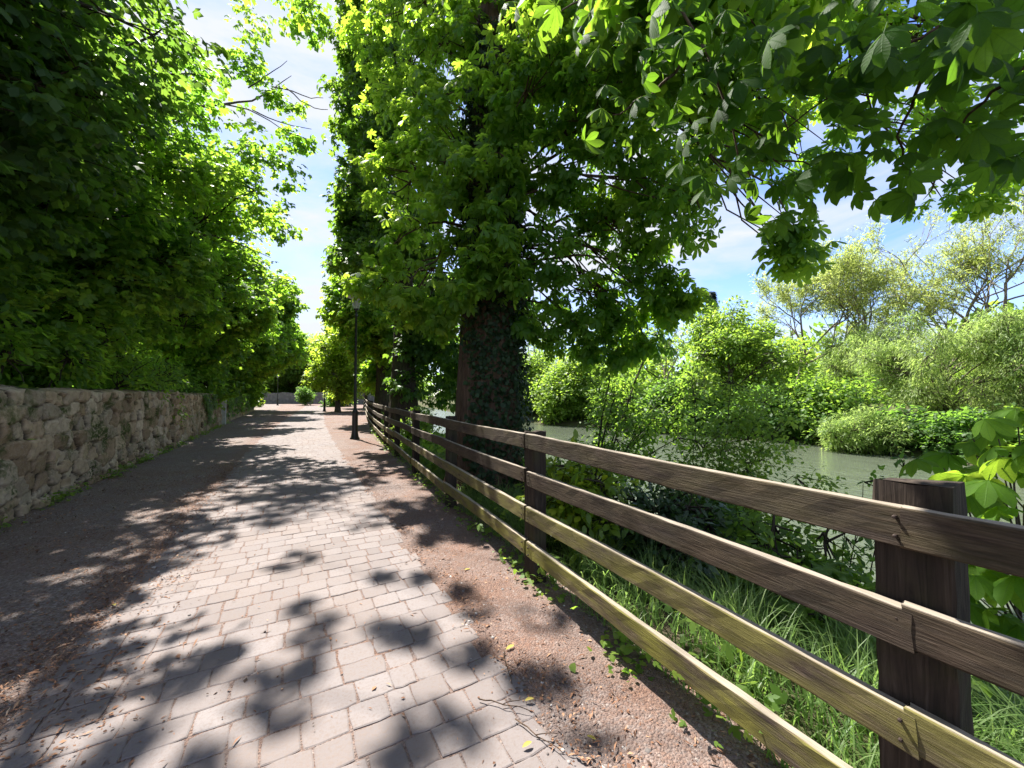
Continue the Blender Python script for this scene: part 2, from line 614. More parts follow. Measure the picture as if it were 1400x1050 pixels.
us = np.unique(np.concatenate([np.linspace(-300, -20, 15), np.linspace(-20, 0, 21), np.linspace(0, 10, 51), np.linspace(10, 40, 41), np.linspace(40, 300, 20)]))
vs = np.unique(np.concatenate([np.linspace(-120, -10, 12), np.linspace(-10, 25, 90), np.linspace(25, 90, 50), np.linspace(90, 600, 24)]))
U, Vv = np.meshgrid(us, vs, indexing='ij')
Zg = ground_z(U, Vv)
far_mask = np.clip((U - fence_u(Vv) - .5) / 1.5, 0, 1)
Zg = Zg + fbm(U * 1.3, Vv * 1.3) * .05 * far_mask
G = np.stack([U, Vv, Zg], -1).reshape(-1, 3)
ni, nj = U.shape
ii, jj = np.meshgrid(np.arange(ni - 1), np.arange(nj - 1), indexing='ij')
q = (ii * nj + jj).ravel()
Qg = np.stack([q, q + nj, q + nj + 1, q + 1], -1)
tag(mesh('ground', G, Qg, EARTH), kind='structure')

# gravel verge: everything between the wall and the fence, paving bed included
M = Mat('gravel')
v = M.coords('Object')
vo = M.voro(v, 75)
vo2 = M.voro(v, 190)
n1 = M.noise(v, 1.1, 6)
n2 = M.noise(v, 30, 6, .7)
col = M.ramp(vo.outputs['Color'], [(.0, (.085, .066, .058)), (.45, (.165, .125, .110)), (.8, (.23, .19, .172)), (1.0, (.36, .33, .30))])
rust = M.ramp(vo2.outputs['Color'], [(.2, (.09, .055, .042)), (.7, (.20, .115, .082)), (1, (.30, .19, .13))])
mk = M.ramp(M.math('ADD', M.math('MULTIPLY', n1, .55), M.math('MULTIPLY', n2, .45)), [(.42, (0, 0, 0)), (.58, (1, 1, 1))])
c = M.mix(mk, col, rust)
c = M.mix(M.ramp(M.noise(v, 3.1, 5), [(.35, (0, 0, 0)), (.75, (.6,) * 3)]), c, (.13, .098, .085))
sx = M.n('ShaderNodeSeparateXYZ', {0: v})
lm = M.ramp(M.math('ADD', M.math('MULTIPLY', sx.outputs['X'], -.5), M.math('MULTIPLY', n1, .6)), [(.85, (0, 0, 0)), (1.15, (.35,) * 3)])
c = M.mix(lm, c, M.ramp(vo.outputs['Color'], [(0, (.085, .080, .074)), (.5, (.165, .155, .145)), (1, (.34, .32, .30))]))
h = M.math('SUBTRACT', M.math('MULTIPLY', n2, .6), vo.outputs['Distance'])
h = M.math('SUBTRACT', h, M.math('MULTIPLY', vo2.outputs['Distance'], .4))
GRAVEL = M.done(M.principled(color=c, rough=.92, spec=.2, normal=M.bump(h, .9, .012)))

vv = np.concatenate([np.arange(-4, 14, .045), np.arange(14, 90, .6)])
nu = 130
tt = np.linspace(0, 1, nu)
right = fence_u(vv) + .42
left = np.where(vv < 50, WALL_U - .05, WALL_U - .05 - (vv - 50) * .5)
U = left[:, None] * (1 - tt)[None] + right[:, None] * tt[None]
Vv = np.broadcast_to(vv[:, None], U.shape)
edge_r = np.clip((U - path_c(Vv) - 1.05) / .3, 0, 1) * np.clip((fence_u(Vv) + .3 - U) / .3, 0, 1)
edge_l = np.clip((-1.12 + path_c(Vv) - U) / .4, 0, 1) * np.clip((U - WALL_U) / .25, 0, 1)
Zs = .0102 + (edge_r + edge_l) * (.012 + .010 * fbm(U * 2.2, Vv * 2.2, 2.)) + (edge_r + edge_l) * rng.normal(0, .0022, U.shape)
Zs = np.maximum(Zs, .0098) + .0012 * np.clip(fbm(U * 2.7, Vv * 2.3, 5.), 0, 1)
G = np.stack([U, Vv, Zs], -1).reshape(-1, 3)
ni, nj = U.shape
ii, jj = np.meshgrid(np.arange(ni - 1), np.arange(nj - 1), indexing='ij')
q = (ii * nj + jj).ravel()
Qg = np.stack([q, q + 1, q + nj + 1, q + nj], -1)
tag(mesh('gravel_verge', G, Qg, GRAVEL), kind='structure')

# block paving
M = Mat('paving_block')
v = M.coords('Object')
r = M.attr('rnd')
c = M.ramp(r, [(0, (.130, .111, .105)), (.5, (.160, .139, .133)), (1, (.186, .165, .159))])
n1 = M.noise(v, 2.0, 6)
n2 = M.noise(v, 60, 4, .7)
n3 = M.noise(v, 260, 2, .6)
c = M.mix(M.ramp(n1, [(.45, (0, 0, 0)), (.75, (.45,) * 3)]), c, (.135, .112, .10))
c = M.mix(M.ramp(n2, [(.50, (0, 0, 0)), (.72, (.6,) * 3)]), c, (.11, .085, .073))
nd = M.noise(v, .9, 7, .65)
c = M.mix(M.ramp(M.math('ADD', M.math('MULTIPLY', nd, .6), M.math('MULTIPLY', n2, .4)), [(.46, (0, 0, 0)), (.62, (.7,) * 3)]), c, (.165, .128, .108))
c = M.mix(M.ramp(n3, [(.62, (0, 0, 0)), (.72, (.6,) * 3)]), c, (.11, .095, .088))
sx = M.n('ShaderNodeSeparateXYZ', {0: v})
ed = M.math('ADD', M.math('ABSOLUTE', M.math('SUBTRACT', sx.outputs['X'], .0)), M.math('MULTIPLY', M.noise(v, 5, 6, .65), .6))
c = M.mix(M.ramp(ed, [(1.02, (0, 0, 0)), (1.3, (.7,) * 3)]), c, (.155, .112, .09))
PAVE = M.done(M.principled(color=c, rough=.85, spec=.25, normal=M.bump(M.math('ADD', n2, M.math('MULTIPLY', n3, .6)), .45, .004)))

PV, PQ, PR, pc = [], [], [], 0
g = np.random.default_rng(5)
v0 = -2.0
LEFT, RIGHT = -1.14, 1.08
outline = np.array([(0, 0), (.33, 0), (.67, 0), (1, 0), (1, .5), (1, 1), (.67, 1), (.33, 1), (0, 1), (0, .5)])
while v0 < 62:
    rowd = g.choice([.172, .172, .178, .168])
    big = 1.0
    cc = float(path_c(v0))
    u = LEFT + cc + g.uniform(-.10, .02)
    while u < RIGHT + cc - .05:
        w = g.choice([.125, .16, .185, .21, .24], p=[.12, .24, .28, .22, .14])
        if u + w > RIGHT + cc + .08:
            w = RIGHT + cc - u + g.uniform(-.02, .03)
            if w < .07:
                break
        gap = .002
        x0, x1, y0, y1 = u + gap, u + w - gap, v0 + gap, v0 + rowd - gap
        skew = .004 * math.sin(v0 * 1.3)
        top = .0146 + g.normal(0, .0012)
        tx, ty = g.normal(0, .005, 2)
        ol = np.stack([x0 + outline[:, 0] * (x1 - x0), y0 + outline[:, 1] * (y1 - y0)], -1)
        ol += g.normal(0, .0028, ol.shape)
        ol[[0, 3, 5, 8]] += (np.array([[x0 + x1, y0 + y1]]) / 2 - ol[[0, 3, 5, 8]]) * .05
        cen = np.array([(x0 + x1) / 2, (y0 + y1) / 2])
        inner = ol + (cen - ol) / np.linalg.norm(cen - ol, axis=1)[:, None] * .007
        zt = top + (inner - cen) @ np.array([tx, ty])
        lower = np.concatenate([ol, np.full((10, 1), .0)], 1)
        shoulder = np.concatenate([ol, (zt - .003)[:, None]], 1)
        upper = np.concatenate([inner, zt[:, None]], 1)
        PV += [lower, shoulder, upper]
        k = np.arange(10)
        k2 = (k + 1) % 10
        PQ += [np.stack([pc + k, pc + k2, pc + 10 + k2, pc + 10 + k], -1), np.stack([pc + 10 + k, pc + 10 + k2, pc + 20 + k2, pc + 20 + k], -1)]
        o = pc + 20
        PQ.append(np.array([[o, o + 1, o + 8, o + 9], [o + 1, o + 2, o + 7, o + 8], [o + 2, o + 3, o + 6, o + 7]]))
        PQ.append(np.array([[o + 3, o + 4, o + 5, o + 6]]))
        PR.append(np.full(30, np.clip(g.normal(.5, .22), 0, 1)))
        pc += 30
        u += w
    v0 += rowd
PV = np.concatenate(PV)
PV[:, 1] += .022 * fbm(PV[:, 0] * 1.1, PV[:, 1] * .7, 3.)
PV[:, 2] += .0028 * fbm(PV[:, 0] * 1.9, PV[:, 1] * 1.6, 6.) * (PV[:, 2] > .005)
pv = mesh('path', PV, np.concatenate(PQ), PAVE, None, False, {'rnd': np.concatenate(PR)})
tag(pv, kind='structure')

# river
M = Mat('river_water')
v = M.coords('Object', (1.0, .45, 1))
n1 = M.noise(v, 1.5, 5, .6, .6)
n2 = M.noise(v, 6.0, 4, .6)
hgt = M.math('ADD', M.math('MULTIPLY', n1, 1.0), M.math('MULTIPLY', n2, .5))
WATER = M.done(M.principled(color=(.074, .088, .060), rough=.06, spec=.6, ior=1.33, normal=M.bump(hgt, .8, .12)))
wv = np.linspace(-40, 160, 60)
A = np.stack([fence_u(wv) + 2.6, wv, np.full_like(wv, WATER_Z)], -1)
Bb = np.stack([fence_u(wv) + far_shore(wv) + .5, wv, np.full_like(wv, WATER_Z)], -1)
k = np.arange(59)
tag(mesh('river', np.concatenate([A, Bb]), np.stack([k, 60 + k, 61 + k, k + 1], -1), WATER), kind='structure')


# ------------------------------------------------------------------ fallen litter on the verge
M = Mat('litter')
r = M.attr('rnd')
c = M.ramp(r, [(0, (.045, .028, .02)), (.35, (.13, .062, .035)), (.7, (.28, .15, .085)), (.93, (.42, .26, .16)), (1, (.48, .38, .27))])
LITTER = M.done(M.principled(color=c, rough=.8, spec=.2))


def litter(n, ulo, uhi, vlo, vhi, dens):
    u = rng.uniform(ulo, uhi, n)
    v = vlo + (vhi - vlo) * rng.random(n) ** 1.5
    keep = rng.random(n) < dens(u, v)
    return u[keep], v[keep]


def dens_r(u, v):
    a = u - path_c(v)
    e = np.exp(-((a - 1.12) / .22) ** 2)
    return np.where(a > 1.05, .42 + .5 * e + .25 * fbm(u * 3, v * 2.4, 1.), .10 * e + .03) * (u < fence_u(v) + .3) * (.65 + .5 * fbm(u * 5, v * 4, 4.))


def dens_l(u, v):
    a = u - path_c(v)
    e = np.exp(-((a + 1.05) / .30) ** 2)
    return np.where(a < -1.08, .26 + 1.1 * e + .3 * fbm(u * 2, v * 2, 7.), (.55 * e + .02) * (.6 + .6 * fbm(u * 4, v * 3, 2.)) + .12 * (fbm(u * 3, v * 3, 9.) > .55))


u1, v1 = litter(52000, -1.0, 2.1, .6, 11, dens_r)
u2, v2 = litter(90000, -3.05, -.5, .8, 11, dens_l)
u = np.concatenate([u1, u2]); v = np.concatenate([v1, v2])
onpave = np.abs(u - path_c(v)) < 1.08
z = np.where(onpave, .015, .024)
P = np.stack([u, v, z + rng.random(len(u)) * .008], -1)
ax = rand_dirs(len(u)) * np.array([1, 1, .28])
nm = np.array([0, 0, 1.0]) + rand_dirs(len(u)) * .5
sz = rng.gamma(3.0, .0040, len(u)) + .004
rn = np.clip(rng.beta(1.6, 2.2, len(u)) + .1 * fbm(u * 2, v * 2), 0, 1)
half = len(u) // 2
tag(leaf_obj('leaf_litter', [scatter(STRIP, P[::2], ax[::2], nm[::2], sz[::2] * 1.7, rn[::2]), scatter(KITE, P[1::2], ax[1::2], nm[1::2], sz[1::2], rn[1::2])], LITTER),
    kind='stuff')
# pebbles
n = 6000
u = rng.uniform(-3.0, 2.0, n); v = .6 + 9 * rng.random(n) ** 1.5
ok = np.abs(u - path_c(v)) > 1.0
ok |= rng.random(n) < .03
u, v = u[ok], v[ok]
oct_v = np.array([(1, 0, 0), (0, 1, 0), (-1, 0, 0), (0, -1, 0), (.6, .6, .55), (-.6, .6, .6), (-.6, -.6, .5), (.6, -.6, .6)], float)
oct_q = np.array([(4, 5, 6, 7), (0, 1, 5, 4), (1, 2, 6, 5), (2, 3, 7, 6), (3, 0, 4, 7)])
M = Mat('pebble')
r = M.attr('rnd')
PEB = M.done(M.principled(color=M.ramp(r, [(0, (.07, .06, .055)), (.6, (.17, .15, .14)), (1, (.42, .39, .36))]), rough=.8, spec=.3))
P = np.stack([u, v, np.where(np.abs(u - path_c(v)) < 1.08, .013, .016)], -1)
dx = rand_dirs(len(u)) * np.array([1, 1, .1])
tag(leaf_obj('gravel', [scatter((oct_v, oct_q), P, dx, np.array([0, 0, 1.0]) + rand_dirs(len(u)) * .2, rng.gamma(2.5, .0017, len(u)) + .0015)], PEB), kind='stuff')

# a few yellow fallen leaves and broken twigs
M = Mat('yellow_leaf')
YL = M.done(M.principled(color=(.27, .22, .045), rough=.8, spec=.3))


def gp(px, py, z=.03):
    d = CR @ np.array([(px - 700) / F, (525 - py) / F, -1.0])
    t = (z - CAM[2]) / d[2]
    return CAM + d * t


for i, (px, py, s, lab) in enumerate([
        (635, 779, .07, 'small yellow fallen leaf on the brown verge, nearest the far end of the litter'),
        (703, 882, .075, 'flat yellow fallen leaf lying mid verge below the bottom fence rail'),
        (730, 955, .06, 'curled bright yellow leaf beside a broken twig on the verge'),
        (727, 1014, .06, 'yellow fallen leaf on the edge of the paving blocks'),
        (802, 1006, .055, 'yellow fallen leaf on bare verge close to the fence shadow'),
        (157, 828, .07, 'yellow green fallen leaf on the shaded left edge of the path')]):
    p = gp(px, py, .034)
    a = rng.uniform(0, 6.28)
    V, Q, r = scatter(OVAL_HI, p[None], np.array([[math.cos(a), math.sin(a), .12]]), np.array([[.2, -.1, 1.0]]), s * .8, np.array([.5]))
    tag(mesh('fallen_leaf', V, Q, YL), lab, 'fallen leaf', 'yellow leaves fallen on the verge')
for px0, py0, px1, py1, lab in [(655, 955, 725, 972, 'thin broken twig at the boundary of paving and verge'),
                                (705, 985, 770, 1030, 'longer brown twig lying on the verge near the bottom of the view'),
                                (690, 890, 700, 935, 'short pale stick lying along the verge beside a yellow leaf')]:
    a, b = gp(px0, py0, .03), gp(px1, py1, .032)
    acc = Acc()
    acc.tube(curve(a, b, 9, .03, .08), np.linspace(.0032, .0016, 9), 6)
    m = a * .55 + b * .45
    acc.tube(curve(m, m + (b - a) * .35 + np.array([.05, .03, .012]), 5, .03, .08), np.linspace(.003, .0015, 5), 4)
    tag(acc.build('twig', BARK, None), lab, 'twig', 'broken twigs on the verge')


# ------------------------------------------------------------------ fence
M = Mat('fence_timber')
tcn = M.n('ShaderNodeTexCoord')
oi = M.n('ShaderNodeObjectInfo')
off = M.n('ShaderNodeVectorMath', {0: tcn.outputs['Object']}, operation='ADD')
comb = M.n('ShaderNodeCombineXYZ', {'X': M.math('MULTIPLY', oi.outputs['Random'], 37.0), 'Y': M.math('MULTIPLY', oi.outputs['Random'], 11.0), 'Z': M.math('MULTIPLY', oi.outputs['Random'], 5.0)})
M.t.links.new(comb.outputs[0], off.inputs[1])
vec = off.outputs[0]
gmap = M.n('ShaderNodeMapping', {'Vector': vec, 'Scale': (1.7, 26, 26)}).outputs[0]
grain = M.noise(gmap, 2.2, 8, .68, 1.8)
fine = M.noise(M.n('ShaderNodeMapping', {'Vector': vec, 'Scale': (4, 120, 120)}).outputs[0], 2.0, 3, .6)
blotch = M.noise(vec, 3.2, 5, .6)
base = M.ramp(grain, [(.30, (.016, .011, .008)), (.44, (.060, .040, .027)), (.58, (.115, .082, .056)), (.8, (.20, .155, .115))])
base = M.mix(M.ramp(blotch, [(.4, (0, 0, 0)), (.65, (.75,) * 3)]), base, M.ramp(grain, [(.3, (.022, .017, .014)), (.7, (.075, .060, .050))]))
sep = M.n('ShaderNodeSeparateXYZ', {0: tcn.outputs['Object']})
algae_n = M.noise(M.n('ShaderNodeMapping', {'Vector': vec, 'Scale': (1.6, 3, 6)}).outputs[0], 1.8, 5, .65)
ALG = M.n('ShaderNodeAttribute', attribute_name='algae').outputs['Fac']
amask = M.math('MULTIPLY', M.ramp(algae_n, [(.34, (0, 0, 0)), (.62, (1, 1, 1))]), ALG)
base = M.mix(amask, base, M.mix(fine, (.072, .074, .012), (.225, .20, .04)))
base = M.mix(1.0, base, M.ramp(ALG, [(.15, (.50, .47, .45)), (.5, (1, 1, 1))]), 'MULTIPLY')
knot = M.voro(M.n('ShaderNodeMapping', {'Vector': vec, 'Scale': (2.2, 8, 8)}).outputs[0], 1.0)
base = M.mix(M.ramp(knot.outputs['Distance'], [(.06, (.8,) * 3), (.13, (0, 0, 0))]), base, (.035, .022, .014))
WORN = M.n('ShaderNodeAttribute', attribute_name='worn').outputs['Fac']
base = M.mix(M.math('MULTIPLY', M.ramp(WORN, [(.55, (0, 0, 0)), (.95, (1, 1, 1))]), .8), base, M.ramp(grain, [(.3, (.20, .165, .125)), (.7, (.36, .31, .25))]))
hh = M.math('ADD', M.math('MULTIPLY', grain, .8), M.math('MULTIPLY', fine, .35))
TIMBER = M.done(M.principled(color=base, rough=.82, spec=.25, normal=M.bump(hh, .85, .007)))

M = Mat('post_timber')
v = M.coords('Object', (26, 26, 1.4))
gr = M.noise(v, 1.8, 6, .62, 1.0)
bl = M.noise(M.coords('Object'), 4.0, 4)
c = M.ramp(gr, [(.3, (.012, .009, .007)), (.55, (.036, .026, .019)), (.8, (.075, .058, .045))])
c = M.mix(M.ramp(bl, [(.5, (0, 0, 0)), (.72, (.6,) * 3)]), c, (.045, .045, .016))
POSTM = M.done(M.principled(color=c, rough=.88, spec=.2, normal=M.bump(gr, .8, .006)))

M = Mat('rusty_nail')
NAILM = M.done(M.principled(color=(.035, .022, .016), rough=.7, metal=.4))
RAIL_TOPS = [1.265, .965, .665, .365]
fence_v = [-4.4, -2.0, .42] + [2.80 + 2.42 * i for i in range(0, 22)]
fp = [np.array([float(fence_u(v)), v, 0]) for v in fence_v]
fe = empty('post_and_rail_fence', (fp[2][0], fp[2][1], 0), 'four-rail weathered timber fence along the river side of the path', 'fence')


def timber(name, length, w, h, parent, mat, origin, dirx, alg=0.0, segs=26, bow=.006, rough=.0016, seed=0, vertical=False):
    """bevelled plank from its local origin along local X; w = thickness (Y), h = height (Z, centred)"""
    gg = np.random.default_rng(seed)
    b = .006
    hw, hh_ = w / 2, h / 2
    prof = np.array([(-hw, -hh_ + b), (-hw, 0), (-hw, hh_ - b), (-hw + b, hh_), (0, hh_), (hw - b, hh_), (hw, hh_ - b), (hw, 0), (hw, -hh_ + b), (hw - b, -hh_), (0, -hh_), (-hw + b, -hh_)])
    xs = np.linspace(0, length, segs)
    k = len(prof)
    ph = gg.uniform(0, 6.28, 3)
    by = bow * np.sin(xs / length * np.pi + ph[0])
    bz = bow * np.sin(xs / length * np.pi * 1.3 + ph[1])
    V = np.zeros((segs, k, 3))
    V[..., 0] = xs[:, None]
    V[..., 1] = prof[None, :, 0] + by[:, None]
    V[..., 2] = prof[None, :, 1] + bz[:, None]
    V[..., 1:] += gg.normal(0, rough, V[..., 1:].shape)
    V[0, :, 0] += gg.normal(0, .003, k); V[-1, :, 0] += gg.normal(0, .003, k)
    i = np.arange(segs - 1)[:, None] * k
    j = np.arange(k)[None]; j2 = (j + 1) % k
    Q = np.stack([i + j, i + k + j, i + k + j2, i + j2], -1).reshape(-1, 4)
    e = (segs - 1) * k
    caps = [[0, 1, 7, 8], [1, 2, 6, 7], [2, 3, 5, 6], [3, 4, 4, 5], [8, 9, 11, 0], [9, 10, 10, 11]]
    capq = []
    for c4 in ([0, 1, 7, 8], [1, 2, 6, 7], [2, 3, 5, 6], [8, 9, 11, 0]):
        capq.append(c4[::1]); capq.append([e + t for t in c4[::-1]])
    V = V.reshape(-1, 3)
    Q = np.concatenate([Q, capq])
    dirx = unit(np.asarray(dirx, float))
    me_o = mesh(name, V, Q, mat, None, False, {'algae': np.full(len(V), alg), 'worn': np.concatenate([np.tile(np.isin(np.arange(k), (3, 4, 5)).astype(float), segs), np.zeros(len(V) - segs * k)])})
    up = np.array([0, 0, 1.0]) if not vertical else np.array([0, 1.0, 0])
    yv = unit(np.cross(up, dirx))
    zv = np.cross(dirx, yv)
    mtx = Matrix([[dirx[0], yv[0], zv[0], origin[0]], [dirx[1], yv[1], zv[1], origin[1]], [dirx[2], yv[2], zv[2], origin[2]], [0, 0, 0, 1]])
    if parent is not None:
        me_o.parent = parent
        wmtx = mtx.copy()
        mtx = Matrix.Translation(-Vector(parent.location)) @ mtx
    me_o.matrix_local = mtx
    return me_o, wmtx


for i, p in enumerate(fp):
    d = unit(fp[min(i + 1, len(fp) - 1)] - fp[max(i - 1, 0)])
    nrm = np.array([d[1], -d[0], 0])      # away from the path
    # post: local X points up, its wide face towards the path
    w_al, w_ac = .178, .12
    acc = Acc()
    gg = np.random.default_rng(100 + i)
    zz = np.linspace(-.35, (1.34 if i == 2 else 1.29) + gg.uniform(-.012, .012), 22)
    b = .012
    prof = np.array([(-1, -.9), (-1, 0), (-1, .9), (-.93, 1), (0, 1), (.93, 1), (1, .9), (1, 0), (1, -.9), (.93, -1), (0, -1), (-.93, -1)])
    ctr = p + nrm * (w_ac / 2)
    V = []
    for z in zz:
        pr = prof * np.array([w_al / 2, w_ac / 2]) + gg.normal(0, .0015, prof.shape)
        V.append(ctr + pr[:, :1] * d + pr[:, 1:] * nrm + np.array([0, 0, z]))
    V = np.concatenate(V)
    k, n = 12, len(zz)
    V[(n - 1) * k:, 2] += gg.normal(0, .005, k) + np.where(prof[:, 0] < 0, .004, -.008)
    a = np.arange(n - 1)[:, None] * k; j = np.arange(k)[None]; j2 = (j + 1) % k
    Q = np.stack([a + j, a + j2, a + k + j2, a + k + j], -1).reshape(-1, 4)
    e = (n - 1) * k
    Q = np.concatenate([Q, [[e + t for t in c4] for c4 in ([0, 1, 7, 8], [1, 2, 6, 7], [2, 3, 5, 6], [8, 9, 11, 0])]])
    mesh('post', V, Q, POSTM, fe, False)
    if i < len(fp) - 1:
        p2 = fp[i + 1]
        dd = unit(p2 - p)
        nn = np.array([dd[1], -dd[0], 0])
        for k_, zt in enumerate(RAIL_TOPS):
            sh = .012 if i % 2 else -.02
            L0 = float(np.linalg.norm(p2 - p))
            zj = zt - .062 + gg.normal(0, .006)
            o = p - nn * .0245 + dd * (.004 + sh) + np.array([0, 0, zj])
            alg = [.25, .18, .62, .95][k_] * gg.uniform(.75, 1.1)
            if i in (2, 3): alg = [.22, .15, .7, 1.0][k_]
            slope = np.array([0, 0, gg.normal(0, .004)])
            rl, rlm = timber('rail', L0 - .007, .045, .124, fe, TIMBER, o, dd * L0 + slope, alg, 26 if i < 9 else 8, .007 if i < 9 else .003, .0013, 300 + i * 4 + k_)
            if 2 <= i <= 5:
                for ex in (.035, L0 - .045):
                    for ez in (-.03, .028):
                        an = Acc()
                        ctr_n = o + dd * ex + slope * (ex / L0) + np.array([0, 0, ez])
                        th = np.arange(8) * np.pi / 4
                        ring = [ctr_n - nn * dep + (np.cos(th)[:, None] * dd + np.sin(th)[:, None] * np.array([0, 0, 1.0])) * rr_n for dep, rr_n in ((.015, .0055), (.0285, .0055), (.0305, .0028))]
                        jn = np.arange(8); j2n = (jn + 1) % 8
                        an.add(np.concatenate(ring), np.concatenate([np.stack([jn, j2n, 8 + j2n, 8 + jn], -1), np.stack([8 + jn, 8 + j2n, 16 + j2n, 16 + jn], -1), [[16, 17, 18, 19], [16, 19, 20, 23], [23, 20, 21, 22]]]))
                        wi = np.array(rlm.inverted())
                        an.V[0] = an.V[0] @ wi[:3, :3].T + wi[:3, 3]
                        nl = an.build('nail', NAILM, None, False)
                        nl.parent = rl


# ------------------------------------------------------------------ stone wall
def stone_wall(name, label, u0, v0, v1, height, thick, seed, res=.027, proud=0.0, cat='wall'):
    gg = np.random.default_rng(seed)
    nv, nz = int((v1 - v0) / res) + 1, int(height / res) + 1
    vs_, zs_ = np.linspace(v0, v1, nv), np.linspace(-.05, height, nz)
    # stones laid in rough courses
    pts, z = [], 0.0
    while z < height + .2:
        hgt = gg.choice([.12, .17, .23, .29], p=[.25, .35, .27, .13])
        y = v0 - .3
        while y < v1 + .3:
            w = gg.uniform(.18, .62) * (hgt / .16) ** .3
            pts.append((y + w / 2, (z + hgt / 2 + gg.normal(0, .022)) * 1.7))
            y += w
            if gg.random() < .25: pts.append((y, (z + hgt * gg.random()) * 1.7))
        z += hgt
    pts = np.array(pts)
    kd = kdtree.KDTree(len(pts))
    for i, p in enumerate(pts):
        kd.insert((p[0], p[1], 0), i)
    kd.balance()
    rv = gg.random(len(pts))
    offs = gg.normal(0, .02, len(pts))
    tilt = gg.normal(0, .09, (len(pts), 2))
    VV, ZZ = np.meshgrid(vs_, zs_, indexing='ij')
    wv = VV + .05 * fbm(VV * 6, ZZ * 6, 3.) + .015 * fbm(VV * 21, ZZ * 21, 5.)
    wz = (ZZ + .03 * fbm(VV * 5 + 9, ZZ * 7, 1.) + .01 * fbm(VV * 23, ZZ * 19, 8.)) * 1.7
    D = np.zeros_like(VV); S = np.zeros_like(VV); Jn = np.zeros_like(VV)
    for i in range(nv):
        for j in range(nz):
            r_ = kd.find_n((wv[i, j], wz[i, j], 0), 2)
            (c1, i1, d1), (c2, i2, d2) = r_
            e = (d2 - d1)
            g_ = min(1.0, max(0.0, e / .042))
            g_ = g_ * g_ * (3 - 2 * g_)
            D[i, j] = g_ * (.06 + offs[i1] + tilt[i1][0] * (wv[i, j] - c1[0]) + tilt[i1][1] * (wz[i, j] - c1[1]) * .5)
            S[i, j] = rv[i1]
            Jn[i, j] = g_
    D += .007 * fbm(VV * 15, ZZ * 15, 2.) + .005 * fbm(VV * 41, ZZ * 37, 6.) + gg.normal(0, .0028, D.shape) + .02 * fbm(VV * .9, ZZ * 1.1, 4.)
    topw = .03 * fbm(VV * 2.4, ZZ * 0, 7.) + .014 * fbm(VV * 9, ZZ * 0, 2.)
    ZZ2 = ZZ + topw * np.clip(ZZ / height, 0, 1) ** 4
    X = u0 + D + proud - .03 * ZZ / height
    front = np.stack([X, VV, ZZ2], -1)
    # top
    nt = 9
    tx = np.linspace(0, 1, nt)[1:]
    top = np.stack([X[:, -1:] * (1 - tx) + (u0 - thick) * tx, np.repeat(VV[:, -1:], nt - 1, 1),
                    ZZ2[:, -1:] + .03 * np.sin(tx * np.pi)[None] + gg.normal(0, .014, (nv, nt - 1))], -1)
    back = np.stack([np.full(nv, u0 - thick - .02), vs_, np.full(nv, -.05)], -1)[:, None]
    allv = np.concatenate([front, top, back], 1)
    ns = allv.shape[1]
    st = np.concatenate([S, np.repeat(S[:, -1:], nt, 1)], 1)
    jt = np.concatenate([Jn, np.repeat(Jn[:, -1:], nt, 1)], 1)
    ii, jj = np.meshgrid(np.arange(nv - 1), np.arange(ns - 1), indexing='ij')
    q = (ii * ns + jj).ravel()
    Q = np.stack([q, q + ns, q + ns + 1, q + 1], -1)
    V = allv.reshape(-1, 3)
    # end caps as simple fans of quads from front to back
    extra = []
    base = len(V)
    addv = []
    for row in (0, nv - 1):
        idx = row * ns + np.arange(0, nz)
        bk = np.stack([np.full(nz, u0 - thick), np.full(nz, vs_[row]), ZZ2[row]], -1)
        addv.append(bk)
        b0 = base + (0 if row == 0 else nz)
        kk = np.arange(nz - 1)
        qq = np.stack([idx[kk], idx[kk + 1], b0 + kk + 1, b0 + kk], -1)
        extra.append(qq if row == 0 else qq[:, ::-1])
    V = np.concatenate([V] + addv)
    st = np.concatenate([st.ravel(), S[0], S[-1]])
    jt = np.concatenate([jt.ravel(), Jn[0], Jn[-1]])
    return tag(mesh(name, V, np.concatenate([Q] + extra), STONE, None, True, {'stone': st, 'joint': jt}), label, cat, 'stone walls along the path')


M = Mat('rubble_stone')
v = M.coords('Object')
s_ = M.attr('stone')
j_ = M.attr('joint')
c = M.ramp(s_, [(0, (.20, .138, .08)), (.3, (.34, .245, .15)), (.55, (.46, .35, .225)), (.8, (.29, .235, .165)), (1, (.53, .43, .30))])
n1 = M.noise(v, 9, 6, .65)
n2 = M.noise(v, 45, 5, .7)
c = M.mix(M.ramp(n1, [(.40, (0, 0, 0)), (.75, (.65,) * 3)]), c, (.14, .095, .055))
c = M.mix(M.ramp(n2, [(.52, (0, 0, 0)), (.7, (.5,) * 3)]), c, (.42, .36, .29))
c = M.mix(M.ramp(j_, [(.2, (.92,) * 3), (.8, (0, 0, 0))]), c, (.045, .035, .026))
n3 = M.noise(v, 1.6, 6, .7)
sepz = M.n('ShaderNodeSeparateXYZ', {0: v})
mossk = M.math('MULTIPLY', M.ramp(n3, [(.50, (0, 0, 0)), (.62, (1, 1, 1))]), M.ramp(M.math('ADD', M.noise(v, 20, 4), M.math('MULTIPLY', sepz.outputs['Z'], .15)), [(.5, (0, 0, 0)), (.62, (1, 1, 1))]))
c = M.mix(mossk, c, (.055, .075, .018))
STONE = M.done(M.principled(color=c, rough=.92, spec=.15, normal=M.bump(M.math('ADD', n2, n1), .6, .012)))

